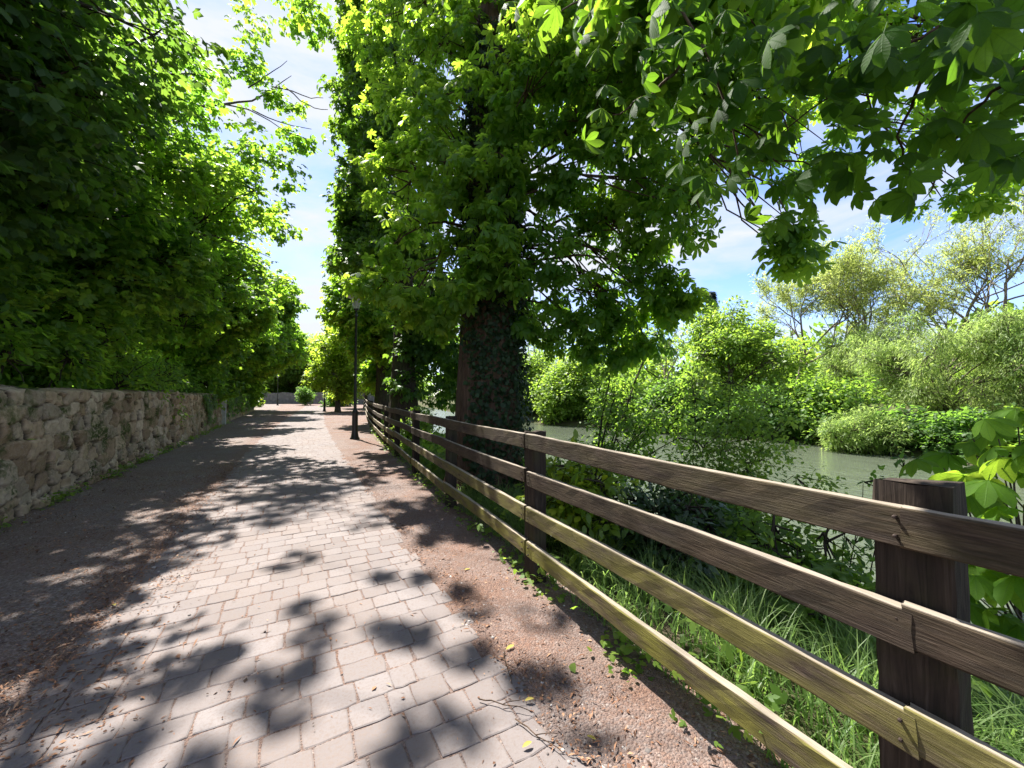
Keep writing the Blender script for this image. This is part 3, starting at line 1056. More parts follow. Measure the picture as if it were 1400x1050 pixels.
stone_wall('stone_wall', 'mossy rubble stone wall along the shaded near left of the path', WALL_U, 1.5, 15.04, 1.66, .5, 3)
stone_wall('stone_wall', 'rubble stone wall set back between the near wall end and the white gate slab', WALL_U - .10, 15.63, 25.6, 1.62, .5, 4, .04)
stone_wall('stone_wall', 'far ivied stretch of stone wall beyond the white gate slab', WALL_U - .12, 26.6, 47, 1.6, .5, 8, .07)
stone_wall('wall_pier', 'square stone pier ending the near mossy wall', WALL_U + .05, 15.05, 15.62, 1.70, .55, 12, .03, .03, 'pier')
# white slab standing at the gap
acc = Acc()
acc.box((WALL_U - .45, 25.72, -.1), (WALL_U + .1, 25.86, 1.62))
M = Mat('white_paint')
n1 = M.noise(M.coords('Object'), 6, 5)
WP = M.done(M.principled(color=M.ramp(n1, [(.3, (.42, .42, .40)), (.7, (.62, .62, .60))]), rough=.7, normal=M.bump(n1, .2, .01)))
tag(acc.build('gate_pillar', WP, None, False), 'narrow white painted slab standing in the gap of the stone wall', 'pillar')


# ------------------------------------------------------------------ lamp posts
M = Mat('black_iron')
n1 = M.noise(M.coords('Object'), 30, 3)
IRON = M.done(M.principled(color=(.012, .014, .014), rough=.42, spec=.5, normal=M.bump(n1, .12, .003)))
M = Mat('lamp_glass')
GLASS = M.done(M.n('ShaderNodeMixShader', {0: .45, 1: M.n('ShaderNodeBsdfTransparent').outputs[0], 2: M.principled(color=(.75, .78, .76), rough=.15)}).outputs[0])
M = Mat('grey_cap')
CAPM = M.done(M.principled(color=(.30, .31, .31), rough=.45, metal=.3))


def lamp_post(loc, label, h=5.0):
    e = empty('lamp_post', loc, label, 'lamp post', 'black lamp posts along the path')
    a = Acc()
    a.lathe([(.0, 0), (.17, 0), (.17, .05), (.135, .10), (.115, .22), (.105, .30), (.10, .92), (.108, .95), (.108, 1.0), (.07, 1.06), (.06, 1.12)], loc, 20)
    a.build('base', IRON, e)
    a = Acc()
    a.lathe([(.055, 1.12), (.047, 2.5), (.038, h - .42), (.05, h - .40), (.05, h - .36), (.034, h - .34), (.034, h - .2), (.085, h - .17), (.095, h - .13), (.0, h - .12)], loc, 14)
    a.build('pole', IRON, e)
    a = Acc()
    a.lathe([(.095, h - .13), (.12, h - .05), (.165, h + .12), (.19, h + .25), (.19, h + .27)], loc, 20)
    lb = a.build('lantern', GLASS, e)
    a = Acc()
    a.lathe([(.02, h - .12), (.035, h - .05), (.04, h + .1), (.03, h + .14), (0, h + .15)], loc, 12)
    a.build('bulb', WP, lb)
    a = Acc()
    a.lathe([(0, h + .262), (.30, h + .272), (.32, h + .29), (.24, h + .33), (.08, h + .40), (.03, h + .43), (0, h + .45)], loc, 24)
    a.build('cap', CAPM, e)
    return e


lp = gp(485, 601, 0.0)
lamp_post(lp, 'nearest and tallest looking black lamp post beside the timber fence', 4.85)
lp2 = gp(443.5, 563, 0.0)
lamp_post((lp2[0], lp2[1], 0), 'second black lamp post on open paving beneath the bright green tree', 4.85)
lp3 = gp(379.5, 551.5, 0.0)
lamp_post((lp3[0] * .8, lp3[1] * .8, 0), 'farthest black lamp post near the end of the left trees', 4.4)

# ------------------------------------------------------------------ trees on the left, behind the wall
GL = 'broadleaved trees overhanging the stone wall'
left_specs = [
    # base u,v, height, crown centre, radii, n clumps, clump r, leaf, size, dens, per, label
    (-6.0, 4.5, 11, (-4.9, 7.6, 7.2), (2.7, 3.4, 5.4), 64, 1.15, SY_LO, .145, 9, 18, 'dark sycamore overhanging the wall at the very left edge'),
    (-5.8, 12.0, 12, (-4.5, 11.8, 6.8), (2.6, 3.4, 5.2), 52, 1.0, SY_MID, .14, 9, 17, 'big leafy sycamore leaning over the nearest mossy wall'),
    (-5.6, 18.5, 13, (-4.2, 17.0, 6.8), (3.2, 3.6, 5.6), 50, 1.1, SY_LO, .16, 8, 16, 'sycamore with bare twigs reaching into the sky gap over the path'),
    (-5.6, 26.0, 12, (-3.9, 24.5, 6.0), (3.6, 4.2, 5.4), 48, 1.2, SY_LO, .19, 7, 16, 'dense sycamore above the white gate slab'),
    (-5.8, 35.0, 12, (-3.8, 34.0, 5.8), (4.2, 4.8, 5.3), 56, 1.5, SY_LO, .24, 7, 16, 'round sycamore above the far ivied wall'),
    (-5.5, 46.0, 13, (-4.0, 45.0, 6.0), (4.6, 5.2, 5.6), 56, 1.7, KITE, .42, 7, 14, 'last large tree on the left with crown over the bend'),
]
for i, (bu, bv, hgt, cc, rr, nc, cr_, lf, sz, dn, per, lab) in enumerate(left_specs):
    cl = []
    for (c_, r_, t_) in cloud(cc, rr, nc, cr_, 40 + i, .35):
        lo = 1.8 if c_[0] < -3.6 else 3.6 + .55 * (c_[0] + 3.3) + .4 * r_
        if c_[2] < lo: c_[2] = lo + rng.random() * 1.2
        cl.append((c_, r_, t_))
    tree('sycamore', lab, (bu, bv, 0), (bu + .6, bv - .3, hgt * .85), .30 + .02 * i, cl, LM['dark_left' if i == 0 else 'left'], BARK_DARK, 'tree', GL, lf, sz, per, .42, dn, .4, tone=0.0)

# bare reaching boughs belong to the third sycamore
syc3 = [o for o in COL.objects if o.get('label') == left_specs[2][-1]][0]
acc = Acc()
Zb = 12.5
for line in ([(235, 150), (270, 146), (305, 142), (345, 138), (375, 120), (398, 103)], [(305, 142), (340, 150), (370, 165), (395, 183), (428, 192)],
             [(375, 120), (400, 124), (425, 134), (442, 133)], [(392, 121), (410, 138), (430, 148), (449, 150)], [(340, 120), (352, 112), (375, 95), (393, 83)],
             [(345, 150), (365, 160), (400, 172), (426, 177)]):
    pts = np.array([B(x, y, Zb) for x, y in line])
    acc.tube(np.concatenate([np.linspace(pts[i], pts[i + 1], 3)[:-1] for i in range(len(pts) - 1)] + [pts[-1:]]) + rng.normal(0, .012, (2 * len(pts) - 1, 3)),
             np.linspace(.055 if line[0][0] < 250 else .022, .008, 2 * len(pts) - 1), 6)
acc.build('bough', BARK_GREY, syc3)
acc = Acc()
pts = np.array([B(x, y, Zb) for x, y in [(240, 330), (285, 320), (330, 335), (370, 352)]])
acc.tube(pts, [.04, .03, .02, .008], 6)
acc.build('bough', BARK_GREY, syc3)
parts = []
for (x, y, r) in [(330, 75, .7), (350, 95, .4), (300, 110, .8), (405, 20, .7), (440, 15, .6), (430, 40, .35), (380, 135, .35), (395, 190, .45), (415, 195, .3), (360, 200, .6), (345, 30, .7), (395, 240, .5), (375, 300, .8), (330, 220, .8), (400, 150, .3)]:
    parts.append(clump(B(x, y, Zb + rng.normal(0, .5)), r, int(14 * r + 4), 10, SY_LO, .14, None, .3, .4))
leaf_obj('outer_foliage', parts, LM['left'], syc3)

# shrubs behind the wall
GS = 'shrubs growing behind the stone wall'
for i, (u, v, r, h, lab, mk) in enumerate([
        (-4.2, 9.5, .9, 1.7, 'dark leafy shrub behind the wall at the left edge', 'left'),
        (-4.3, 12.2, 1.0, 1.9, 'bright broad-leaved shrub topping the near mossy wall', 'left'),
        (-4.2, 15.0, 1.0, 1.9, 'leafy shrub over the stepped end of the near wall', 'left'),
        (-4.9, 18.5, 1.1, 2.0, 'shrub behind the set back stretch of wall', 'darkbank'),
        (-4.8, 22.5, 1.1, 1.9, 'shrub beside the white gate slab', 'darkbank'),
        (-4.9, 28.0, 1.3, 2.0, 'shrub behind the first part of the far ivied wall', 'darkbank'),
        (-4.8, 35.0, 1.4, 2.0, 'shrub behind the middle of the far ivied wall', 'darkbank'),
        (-4.9, 43.0, 1.5, 2.0, 'shrub at the end of the far ivied wall', 'left')]):
    e = empty('shrub', (u, v, 0), lab, 'shrub', GS)
    acc = Acc()
    parts = []
    for k in range(15):
        a = rng.uniform(0, 6.28)
        c = np.array([u + .2 + .6 * r * math.cos(a), v + 1.9 * r * math.sin(a), rng.uniform(.9, h + .9)])
        acc.tube(curve((u + .1 * math.cos(a), v + .1 * math.sin(a), 0), c, 6, .05, .06), np.linspace(.03, .012, 6), 5, False)
        parts.append(clump(c, r * .6, 26, 10, OVAL if i < 4 else KITE, .13 if i < 4 else .17, acc, .28, .35, hollow=.3))
    acc.build('stem', BARK_DARK, e)
    leaf_obj('foliage', parts, LM[mk], e)

# ivy on the wall
for n_, vlo, vhi, zlo, zhi, uu, lab in [(1500, 20.2, 23.2, .3, 1.65, WALL_U - .03, 'ivy sheet hanging on the set back stone wall'),
                                       (1900, 27, 46.5, .3, 1.75, WALL_U - .02, 'ivy covering the far stone wall beyond the white slab')]:
    v = rng.uniform(vlo, vhi, n_)
    z = zlo + (zhi - zlo) * rng.random(n_) ** .7
    keep = fbm(v * 1.7, z * 2.5, 3.) > -.25
    v, z = v[keep], z[keep]
    P = np.stack([uu + rng.uniform(.0, .09, len(v)), v, z], -1)
    s = .085 if vlo < 25 else .17
    tag(leaf_obj('ivy', [scatter(IVYL, P, np.array([.25, 0, -1.0]) + rand_dirs(len(v)) * .6, np.array([1.0, 0, .5]) + rand_dirs(len(v)) * .4, s * rng.uniform(.7, 1.3, len(v)))],
                 LM['darkbank']), lab, 'ivy', 'ivy on the stone walls')

# ------------------------------------------------------------------ the big ivy-clad chestnut right of the path
tb = B(663, 600, 6.9)
tb[2] = float(ground_z(tb[0], tb[1])) - .05
ttop = B(690, 20, 7.1)
e = empty('chestnut_tree', tb, 'big ivy-clad horse chestnut right behind the timber fence', 'tree', 'horse chestnuts along the riverbank')
acc = Acc()
zs_ = np.linspace(0, 1, 30)
tp = tb[None] * (1 - zs_)[:, None] + (ttop + np.array([.2, .4, 5.0]))[None] * zs_[:, None]
tp[:, 2] -= .2 * (1 - zs_)
hgt = tp[:, 2] - tb[2]
tr = .60 * (1 - .55 * zs_) + .22 * np.exp(-hgt * 2.2)
acc.tube(tp, tr, 40, False, .055)
T1 = [  # pixel x, y, depth, radius, tone painting sunlit left and shaded right
    (655, 30, 7.0, .7, .1), (695, 90, 6.4, .45, .05), (648, 130, 6.6, .4, .1), (640, 235, 6.2, .3, .1), (668, 285, 6.1, .22, .1), (700, 160, 6.2, .3, 0), (660, 360, 6.0, .22, .1), (600, 20, 8.6, 1.0, .1),
     (540, 50, 9.6, 1.45, .15), (640, 70, 7.7, 1.0, .05), (540, 0, 10.2, 1.0, .2), (550, 160, 9.0, 1.3, .15), (600, -40, 9.6, 1.5, .1), (545, 110, 9.6, .8, .15), (600, 60, 8.0, 1.0, .1),
    (610, 190, 7.2, .7, .05), (600, 140, 7.4, .9, .1), (560, 250, 8.2, 1.1, .15), (600, 220, 6.8, .7, .1), (548, 320, 6.6, .65, .2), (615, 325, 6.8, .5, .1), (525, 385, 6.8, .38, .2), (575, 395, 6.6, .5, .2), (500, 388, 6.9, .22, .25),
    (640, 400, 6.0, .22, .1), (610, 400, 6.3, .5, .1), (535, 240, 8.0, .5, .2), (612, 285, 6.7, .55, .05), (735, 260, 6.4, .5, -.1), (672, 330, 6.0, .25, .1), (700, 380, 6.1, .22, .05), (690, 215, 6.0, .25, .1),
    (600, 440, 6.7, .3, .1), (560, 430, 6.9, .25, .1),
    (720, 120, 6.0, .9, -.1), (770, 90, 6.5, 1.1, -.2), (800, 230, 6.6, 1.0, -.25), (760, 320, 6.9, .8, -.2), (850, 310, 6.6, .85, -.1), (820, 400, 6.9, .65, -.1), (895, 370, 6.7, .55, -.3),
    (760, 410, 7.1, .45, -.2), (850, 455, 7.1, .4, -.1), (925, 395, 6.6, .32, -.1), (880, 220, 5.8, .9, -.1), (950, 270, 5.4, .7, -.1), (820, 150, 6.0, .9, -.2), (900, 120, 6.2, 1.2, -.3),
    (1000, 180, 6.4, 1.2, -.1), (870, 420, 6.9, .4, -.1), (790, 440, 7.0, .3, -.1), (760, 460, 7.0, .25, -.1), (805, 475, 7.1, .22, -.1), (850, 488, 7.1, .25, -.1), (835, 440, 6.8, .4, -.1), (880, 470, 7.0, .22, -.1), (915, 430, 6.8, .25, -.1), (945, 405, 6.6, .18, -.1), (715, 440, 6.9, .2, -.2), (755, 365, 6.6, .4, -.15), (905, 310, 6.4, .6, -.1), (1090, 350, 5.2, .26, -.1), (1075, 310, 5.1, .3, -.1), (1110, 250, 5.4, .5, -.3),
    (1020, 80, 6.6, 1.4, -.1), (1120, 120, 7, 1.5, -.1), (1000, -80, 7, 1.7, -.1), (860, -60, 6.6, 1.5, -.2), (740, -140, 6.4, 1.5, -.1), (1150, -40, 6.5, 1.5, -.1), (1290, 60, 6.5, 1.3, -.1), (1310, 265, 6.2, .42, -.1), (1370, 235, 6.2, .4, -.1), (1280, 180, 6.4, .7, -.3),
]
parts = []
MAIN = curve(tp[17], B(1330, 40, 6.6), 24, .08, .06)
acc.tube(MAIN, np.linspace(.11, .02, 24), 8, False, .06)
for (x, y, Z, r, tn) in T1:
    c = B(x, y, Z)
    i = int(np.clip(np.searchsorted(hgt, c[2] - .4 * np.linalg.norm((c - tp[12])[:2])), 10, 26))
    if x > 960:
        lb_ = curve(MAIN[int(np.clip((x - 900) / 25 + rng.integers(-3, 4), 4, 21))], c, 12, .04, .16)
    else:
        lb_ = curve(tp[i + int(rng.integers(-2, 3))], c, 12, .16, .09)
    acc.tube(lb_, np.linspace(.022 + .022 * r, .006, 12), 6, False, .05)
    parts.append(clump(c, (r, r, r * .9), max(6, int((17 if x > 690 else 14) * r * r + 6 * r)), 13, CH_MID, .15, acc, .34, .5, hollow=.35, tone=tn, limb=lb_))
# unseen high crown clumps, added above the view to shade the hanging leaves
for (u, v, z, r) in [(4.9, 4.6, 7.8, 1.1), (3.9, 6.8, 10.5, 1.1), (5.6, 3.0, 7.0, 1.2), (5.2, 6.4, 9.0, 1.8), (4.4, 2.6, 6.6, .9), (6.5, 4.5, 8.0, 1.6), (3.5, 2.7, 6.7, .9), (4.3, 1.9, 6.3, 1.0), (3.9, 3.6, 6.9, .9), (4.6, 3.3, 7.0, 1.0), (3.0, 2.2, 5.8, .55)]:
    c = np.array([u, v, z])
    acc.tube(curve(tp[24], c, 10, .05, .05), np.linspace(.12, .02, 10), 6, False, .05)
    parts.append(clump(c, r, int(15 * r * r), 8, CH_LO, .24, acc, .4, .5, hollow=.3))
# sparse sprays that throw the soft leaf shadows on the foreground paving
cotel = 1 / math.tan(R(SUN_EL))
for (gu, gv, z, nt) in [(-.75, 2.25, 11.8, 3), (-.3, 2.75, 12.2, 4), (.25, 3.1, 12, 4), (.08, 2.35, 11.5, 3), (.6, 2.55, 12, 4), (1.0, 2.2, 11.6, 3), (1.32, 2.75, 11.4, 3), (1.45, 2.15, 12, 3), (-.2, 1.8, 11.5, 3),
                        (.45, 1.65, 12, 4), (.95, 3.15, 11.7, 2), (1.2, 1.6, 11.6, 3), (.15, 4.2, 12.2, 2), (1.3, 3.9, 11.8, 2)]:
    c = np.array([gu + math.sin(R(SUN_AZ)) * cotel * z, gv + math.cos(R(SUN_AZ)) * cotel * z, z])
    acc.tube(curve(tp[25] + rng.normal(0, .3, 3), c, 12, .03, .05), np.linspace(.014, .005, 12), 4, False)
    parts.append(clump(c, .3, nt, 2, CH_LO, .2, acc, .12, .5, hollow=.2))
acc.build('trunk', BARK, e)
leaf_obj('crown', parts, LM['chestnut'], e)
# ivy on the trunk, thickest on the river side
n = 21000
ti = rng.uniform(0, .62, n)
an = rng.uniform(0, 2 * np.pi, n)
ctr = np.stack([np.interp(ti, zs_, tp[:, k]) for k in range(3)], -1)
rad_ = np.interp(ti, zs_, tr)
dirs = np.stack([np.cos(an), np.sin(an), 0 * an], -1)
camdir = unit(CAM[:2] - tb[:2])
rightdir = np.array([camdir[1] * -1, camdir[0]])
side = dirs[:, :2] @ np.array([math.cos(R(-30)), math.sin(R(-30))])   # to the right of the view
keep = (side > -.48 + .22 * fbm(ctr[:, 2] * 2.2, an * 2, 2.)) | ((ctr[:, 2] > 3.1) & (rng.random(n) < .9))
ctr, dirs, rad_ = ctr[keep], dirs[keep], rad_[keep]
n = len(ctr)
depth = rng.random(n) ** 1.6 * .20 * (1 + .8 * fbm(ctr[:, 2] * 1.5, np.arctan2(dirs[:, 1], dirs[:, 0]) * 1.5, 4.))
P = ctr + dirs * (rad_ * 1.0 + .015 + depth)[:, None]
leaf_obj('ivy', [scatter(IVYL, P, np.array([0, 0, -.8]) + rand_dirs(n) * .75, dirs + np.array([0, 0, .55]) + rand_dirs(n) * .45, .068 * rng.uniform(.5, 1.4, n))], LM['ivy'], e)

# near bough: full-size leaves close to the lens (same tree, so its own parts)
acc = Acc()
bough0 = tp[20]
lines = [[(820, -120, 4.5), (900, -40, 3.6), (960, 60, 3.0), (1000, 170, 2.9), (1035, 270, 3.0)],
         [(1500, -160, 2.6), (1340, 0, 2.4), (1240, 60, 2.5), (1150, 120, 2.7), (1060, 190, 2.9)],
         [(1340, 0, 2.4), (1270, 90, 2.5), (1230, 180, 2.7), (1235, 255, 2.9)],
         [(1500, 40, 2.2), (1400, 90, 2.2), (1330, 150, 2.4), (1290, 210, 2.6)],
         [(900, -40, 3.6), (820, -20, 3.1), (760, 20, 2.9)], [(960, 60, 3.0), (900, 120, 2.9), (840, 160, 2.8)]]
for l in lines:
    pts = np.array([B(*p) for p in l])
    t = np.linspace(0, len(pts) - 1, 14)
    pp = np.stack([np.interp(t, np.arange(len(pts)), pts[:, k]) for k in range(3)], -1) + rng.normal(0, .012, (14, 3))
    acc.tube(pp, np.linspace(.016, .004, 14), 7)
pts = np.array([tp[22], B(820, -120, 4.5)])
acc.tube(curve(pts[0], pts[1], 10, .05, .04), np.linspace(.06, .018, 10), 8, False)
acc.tube(curve(tp[23], B(1500, -160, 2.6), 14, .08, .04), np.linspace(.08, .018, 14), 8, False)
parts = []


def near_leaf(px, py, Z, size, down=.6, yawj=1.2, tone=0.0):
    """one full palmate leaf hanging at a pixel; leaf faces up and hangs outwards and down"""
    p = B(px, py, Z)
    az = rng.uniform(0, 6.28)
    ax = np.array([math.cos(az), math.sin(az), -down])
    # bias so that most leaves hang towards the viewer and the path
    ax = ax * .6 + np.array([-.35, -.45, -.55 * down])
    nm = np.array([.0, .25, 1.0]) + rng.normal(0, .3, 3)
    return scatter(CH_HI, p[None], ax[None], nm[None], size, np.array([np.clip(.4 + tone + rng.normal(0, .15), 0, 1)]))


near = []
for (x, y, Z, rpx, n_) in [(830, 25, 3.1, 60, 8), (890, 100, 2.9, 70, 12), (960, 40, 2.7, 80, 15), (960, 190, 3.0, 75, 15), (1040, 120, 2.7, 85, 18), (1035, 240, 3.0, 70, 14), (1110, 60, 2.5, 85, 15), (1120, 190, 2.8, 80, 16),
                          (1190, 110, 2.5, 85, 15), (1190, 235, 2.9, 50, 7), (1250, 40, 2.3, 90, 14), (1300, 130, 2.4, 90, 16), (1370, 60, 2.1, 90, 13), (1390, 170, 2.2, 80, 13), (1360, 230, 2.5, 45, 5), (1000, 20, 2.6, 80, 12),
                          (1180, 20, 2.3, 80, 12), (1330, 10, 2.1, 90, 12), (900, 20, 2.9, 70, 9), (1440, 120, 2.2, 70, 8), (1240, 200, 2.7, 60, 9)]:
    for _ in range(n_):
        a, q = rng.uniform(0, 6.28), rng.random() ** .5 * rpx
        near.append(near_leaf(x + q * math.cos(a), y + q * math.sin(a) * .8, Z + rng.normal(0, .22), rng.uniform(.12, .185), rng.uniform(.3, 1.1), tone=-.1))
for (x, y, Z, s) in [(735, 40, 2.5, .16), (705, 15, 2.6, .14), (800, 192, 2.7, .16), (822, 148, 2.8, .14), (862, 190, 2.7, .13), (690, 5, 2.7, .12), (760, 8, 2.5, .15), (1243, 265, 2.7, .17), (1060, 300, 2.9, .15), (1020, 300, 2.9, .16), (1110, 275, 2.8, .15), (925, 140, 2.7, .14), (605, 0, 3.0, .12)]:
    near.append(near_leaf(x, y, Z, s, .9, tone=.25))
V, Q, r = merge(near)
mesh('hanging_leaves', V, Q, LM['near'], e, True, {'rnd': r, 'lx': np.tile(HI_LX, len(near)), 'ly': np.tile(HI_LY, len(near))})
acc.build('hanging_bough', BARK, e)

# ------------------------------------------------------------------ further chestnuts on the bank
GC = 'horse chestnuts along the riverbank'
tb2 = B(552, 560, 13.5); tb2[2] = -.05
cl = []
for k in range(50):
    z = 2.6 + 13.5 * (k / 44) ** .95
    rr_ = 1.5 * (1 if z > 4.5 else .6) * (1 - .35 * max(0, (z - 9) / 7))
    a = rng.uniform(0, 6.28)
    if math.cos(a) > .3 and z > 6.0: a = math.pi - a
    if math.cos(a) < .35 and z < 5.0: z += 3.0
    cl.append((np.array([tb2[0] - .2 + rr_ * math.cos(a), tb2[1] + rr_ * 1.3 * math.sin(a), z]), rng.uniform(.75, 1.05), .05 if math.cos(a) < 0 else -.15))  # leaf tone paints the light: paler left clumps, darker right
for y in range(-60, 400, 42):
    cl.append((B(478 + rng.uniform(-8, 14), y, 13.4), .72, .1))
for k in range(10):
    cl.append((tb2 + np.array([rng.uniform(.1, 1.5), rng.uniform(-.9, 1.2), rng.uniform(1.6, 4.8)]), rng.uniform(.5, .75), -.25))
tree('chestnut_tree', 'tall column-like chestnut whose leaves edge the sky gap', tb2, tb2 + np.array([.2, .3, 14.5]), .46, cl, LM['shaded_column'], BARK_DARK, 'tree', GC, CH_LO, .16, 14, .36, 8, .5, .12, flare=1.9)
tb3 = B(524, 555, 22); tb3[2] = -.05
cl = cloud(tb3 + np.array([.2, 0, 6.8]), (2.6, 3.0, 5.0), 44, 1.1, 77, .4, 2.2)
tree('chestnut_tree', 'third chestnut with dark straight trunk between lamp and column tree', tb3, tb3 + np.array([.2, .3, 11]), .5, cl, LM['chestnut'], BARK_DARK, 'tree', GC, CH_LO, .20, 14, .4, 8, .45, .12, flare=1.7)
tb4 = np.array([6.4, 13.0, -.9])
cl = cloud((6.6, 14.0, 3.6), (2.0, 2.6, 3.2), 24, .9, 79, .4, .9)
tree('bank_tree', 'low dark tree on the near bank seen left of the ivy-clad trunk', tb4, tb4 + np.array([.2, .3, 5.5]), .2, cl, LM['darkbank'], BARK_DARK, 'tree', None, CH_LO, .24, 9, .4, 7, .45)

# bright lime trees at the bend, and what closes the end of the path
for (px, Z, h, rx, lab, sd_, mk, n_) in [
        (462, 36, 8.5, 3.0, 'bright yellow green lime tree above the second lamp post', 90, 'lime', 34),
        (500, 46, 10, 3.6, 'bright lime tree partly behind the nearest lamp post', 91, 'lime', 34),
        (405, 78, 13, 6.0, 'hazy green tree closing the end of the path', 92, 'bank', 36),
        (360, 80, 14, 6.5, 'large green tree beyond the far end of the left wall', 93, 'left', 36),
        (450, 82, 14, 6.0, 'tall green tree behind the clipped round bush', 94, 'left', 36),
        (520, 70, 12, 5.0, 'green tree far along the riverbank past the fence', 95, 'bank', 30)]:
    b = B(px, 545, Z); b[2] = 0
    cl = cloud(b + np.array([0, 0, h * .56]), (rx, rx, h * .42), n_, rx * .36, sd_, .4, 1.6)
    tree('lime_tree' if mk == 'lime' else 'broadleaved_tree', lab, b, b + np.array([.2, 0, h * .8]), .25, cl, LM[mk], BARK_GREY, 'tree', 'trees closing the end of the path',
         KITE, .30 if Z < 60 else .5, 14, .45 * rx / 3, 12 / (rx * .36) ** .5, .3, twig_r=.012)


def bush(name, label, base, radii, n, leaf, size, mat, per=8, dens=26, cat='bush', group=None, hollow=.6, tone=0, nstem=6):
    base = np.asarray(base, float)
    radii = np.asarray(radii, float)
    e = empty(name, base, label, cat, group)
    acc = Acc()
    parts = []
    for k in range(n):
        d = rand_dirs(1)[0]
        d[2] = abs(d[2])
        c = base + np.array([0, 0, radii[2] * (.12 + .26 * rng.random())]) + d * radii * np.array([.68, .68, .50]) * rng.uniform(.5, 1)
        if k < nstem * 3:
            acc.tube(curve(base + rng.normal(0, .06, 3) * [1, 1, 0] - [0, 0, .05], c, 7, .04, .05), np.linspace(.012 + .012 * radii[0], .006, 7), 5, False)
        rm = float(radii.mean()) * .40
        parts.append(clump(c, rm, max(6, int(dens * min(rm, 2) ** 1.5)), per, leaf, size, acc, max(.1, rm * .35), .25, hollow=hollow, twig_r=.004 + .002 * radii[0], tone=tone + rng.normal(0, .08)))
    acc.build('stem', BARK_DARK, e)
    leaf_obj('foliage', parts, mat, e)
    return e


b = B(417, 551, 58); b[2] = 0
bush('clipped_bush', 'dome shaped clipped evergreen bush at the end of the path', b, (1.25, 1.25, 3.3), 30, KITE, .24, LM['darkbank'], 10, 20, hollow=.5)
b = B(463, 549, 52); b[2] = 0
bush('round_bush', 'low round green bush right of the second lamp post', b, (2.3, 2.3, 2.3), 20, KITE, .3, LM['darkbank'], 10, 20)
b = B(345, 549, 50); b[2] = 0
bush('golden_bush', 'small golden green bush against the end of the left wall', b, (1.3, 1.3, 2.0), 12, KITE, .25, LM['laurel'], 10, 20)
# pale grey far boundary wall
acc = Acc()
p0, p1 = B(330, 548, 70), B(520, 548, 66)
d = unit(p1 - p0)
for k in range(16):
    a = p0 + (p1 - p0) * k / 16; b = p0 + (p1 - p0) * (k + 1) / 16
    hh_ = 2.0 + .12 * math.sin(k * 2.1)
    acc.tube([np.array([a[0], a[1], -.1]), np.array([a[0], a[1], hh_])], .0, 4, False)
acc = Acc()
ln = float(np.linalg.norm((p1 - p0)[:2]))
nseg = 60
nx = np.array([-d[1], d[0], 0])
ts = np.linspace(0, ln, nseg)
top = 2.0 + .06 * np.sin(ts * 1.7) + rng.normal(0, .02, nseg)
V = []
for t_, h_ in zip(ts, top):
    q0 = np.array([p0[0], p0[1], 0]) + np.array([d[0], d[1], 0]) * t_
    for s_, z_ in ((0, -.1), (0, h_), (.4, h_), (.4, -.1)):
        V.append(q0 + nx * s_ + np.array([0, 0, z_]))
V = np.array(V)
k = np.arange(nseg - 1)[:, None] * 4
j = np.arange(4)[None]
Q = np.stack([k + j, k + 4 + j, k + 4 + (j + 1) % 4, k + (j + 1) % 4], -1).reshape(-1, 4)
M = Mat('far_grey_stone')
vv_ = M.coords('Object')
n1 = M.voro(vv_, 2.5)
FARST = M.done(M.principled(color=M.ramp(n1.outputs['Color'], [(0, (.09, .09, .085)), (1, (.19, .18, .17))]), rough=.9))
tag(mesh('boundary_wall', V, Q, FARST, None, False), 'grey boundary wall crossing the far end of the path', 'wall')

# ------------------------------------------------------------------ near bank: bushes, saplings, grass
def ground_at(px, py, Z):
    p = B(px, py, Z)
    p[2] = float(ground_z(p[0], p[1]))
    return p


bush('laurel_bush', 'yellow tipped laurel bush behind the fence right of the trunk', np.array([2.66, 3.2, -.03]), (.52, .72, 1.2), 28, OVAL, .105, LM['laurel'], 8, 60, group=None)
bush('evergreen_bush', 'dark glossy evergreen bush behind the second rail', ground_at(915, 720, 4.0), (.75, .75, .95), 26, OVAL, .085, LM['evergreen'], 9, 70)
bush('bramble_bush', 'mid green bramble on the bank behind the gap before the near post', ground_at(1070, 760, 3.5), (.75, .7, 1.15), 26, OVAL, .10, LM['bank'], 7, 44)
bush('bramble_bush', 'low leafy bramble growing through the grass nearest the big near post', ground_at(1130, 800, 2.95), (.5, .45, .8), 18, SPRIG, .085, LM['bank'], 7, 40)
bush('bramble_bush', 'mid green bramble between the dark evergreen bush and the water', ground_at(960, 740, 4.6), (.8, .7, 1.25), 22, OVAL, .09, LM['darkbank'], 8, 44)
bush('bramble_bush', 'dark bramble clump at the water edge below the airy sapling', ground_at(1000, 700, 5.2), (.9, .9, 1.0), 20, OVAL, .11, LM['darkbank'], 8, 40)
bush('fern_bush', 'green bush between the fence and the ivy-clad trunk', ground_at(572, 590, 11.6), (.62, .9, 1.5), 16, SPRIG, .14, LM['bank'], 8, 30)
bush('elder_bush', 'low dark elder behind the fence beside the ivy-clad trunk base', ground_at(750, 640, 6.2), (.7, .8, .9), 16, OVAL, .11, LM['darkbank'], 8, 40)


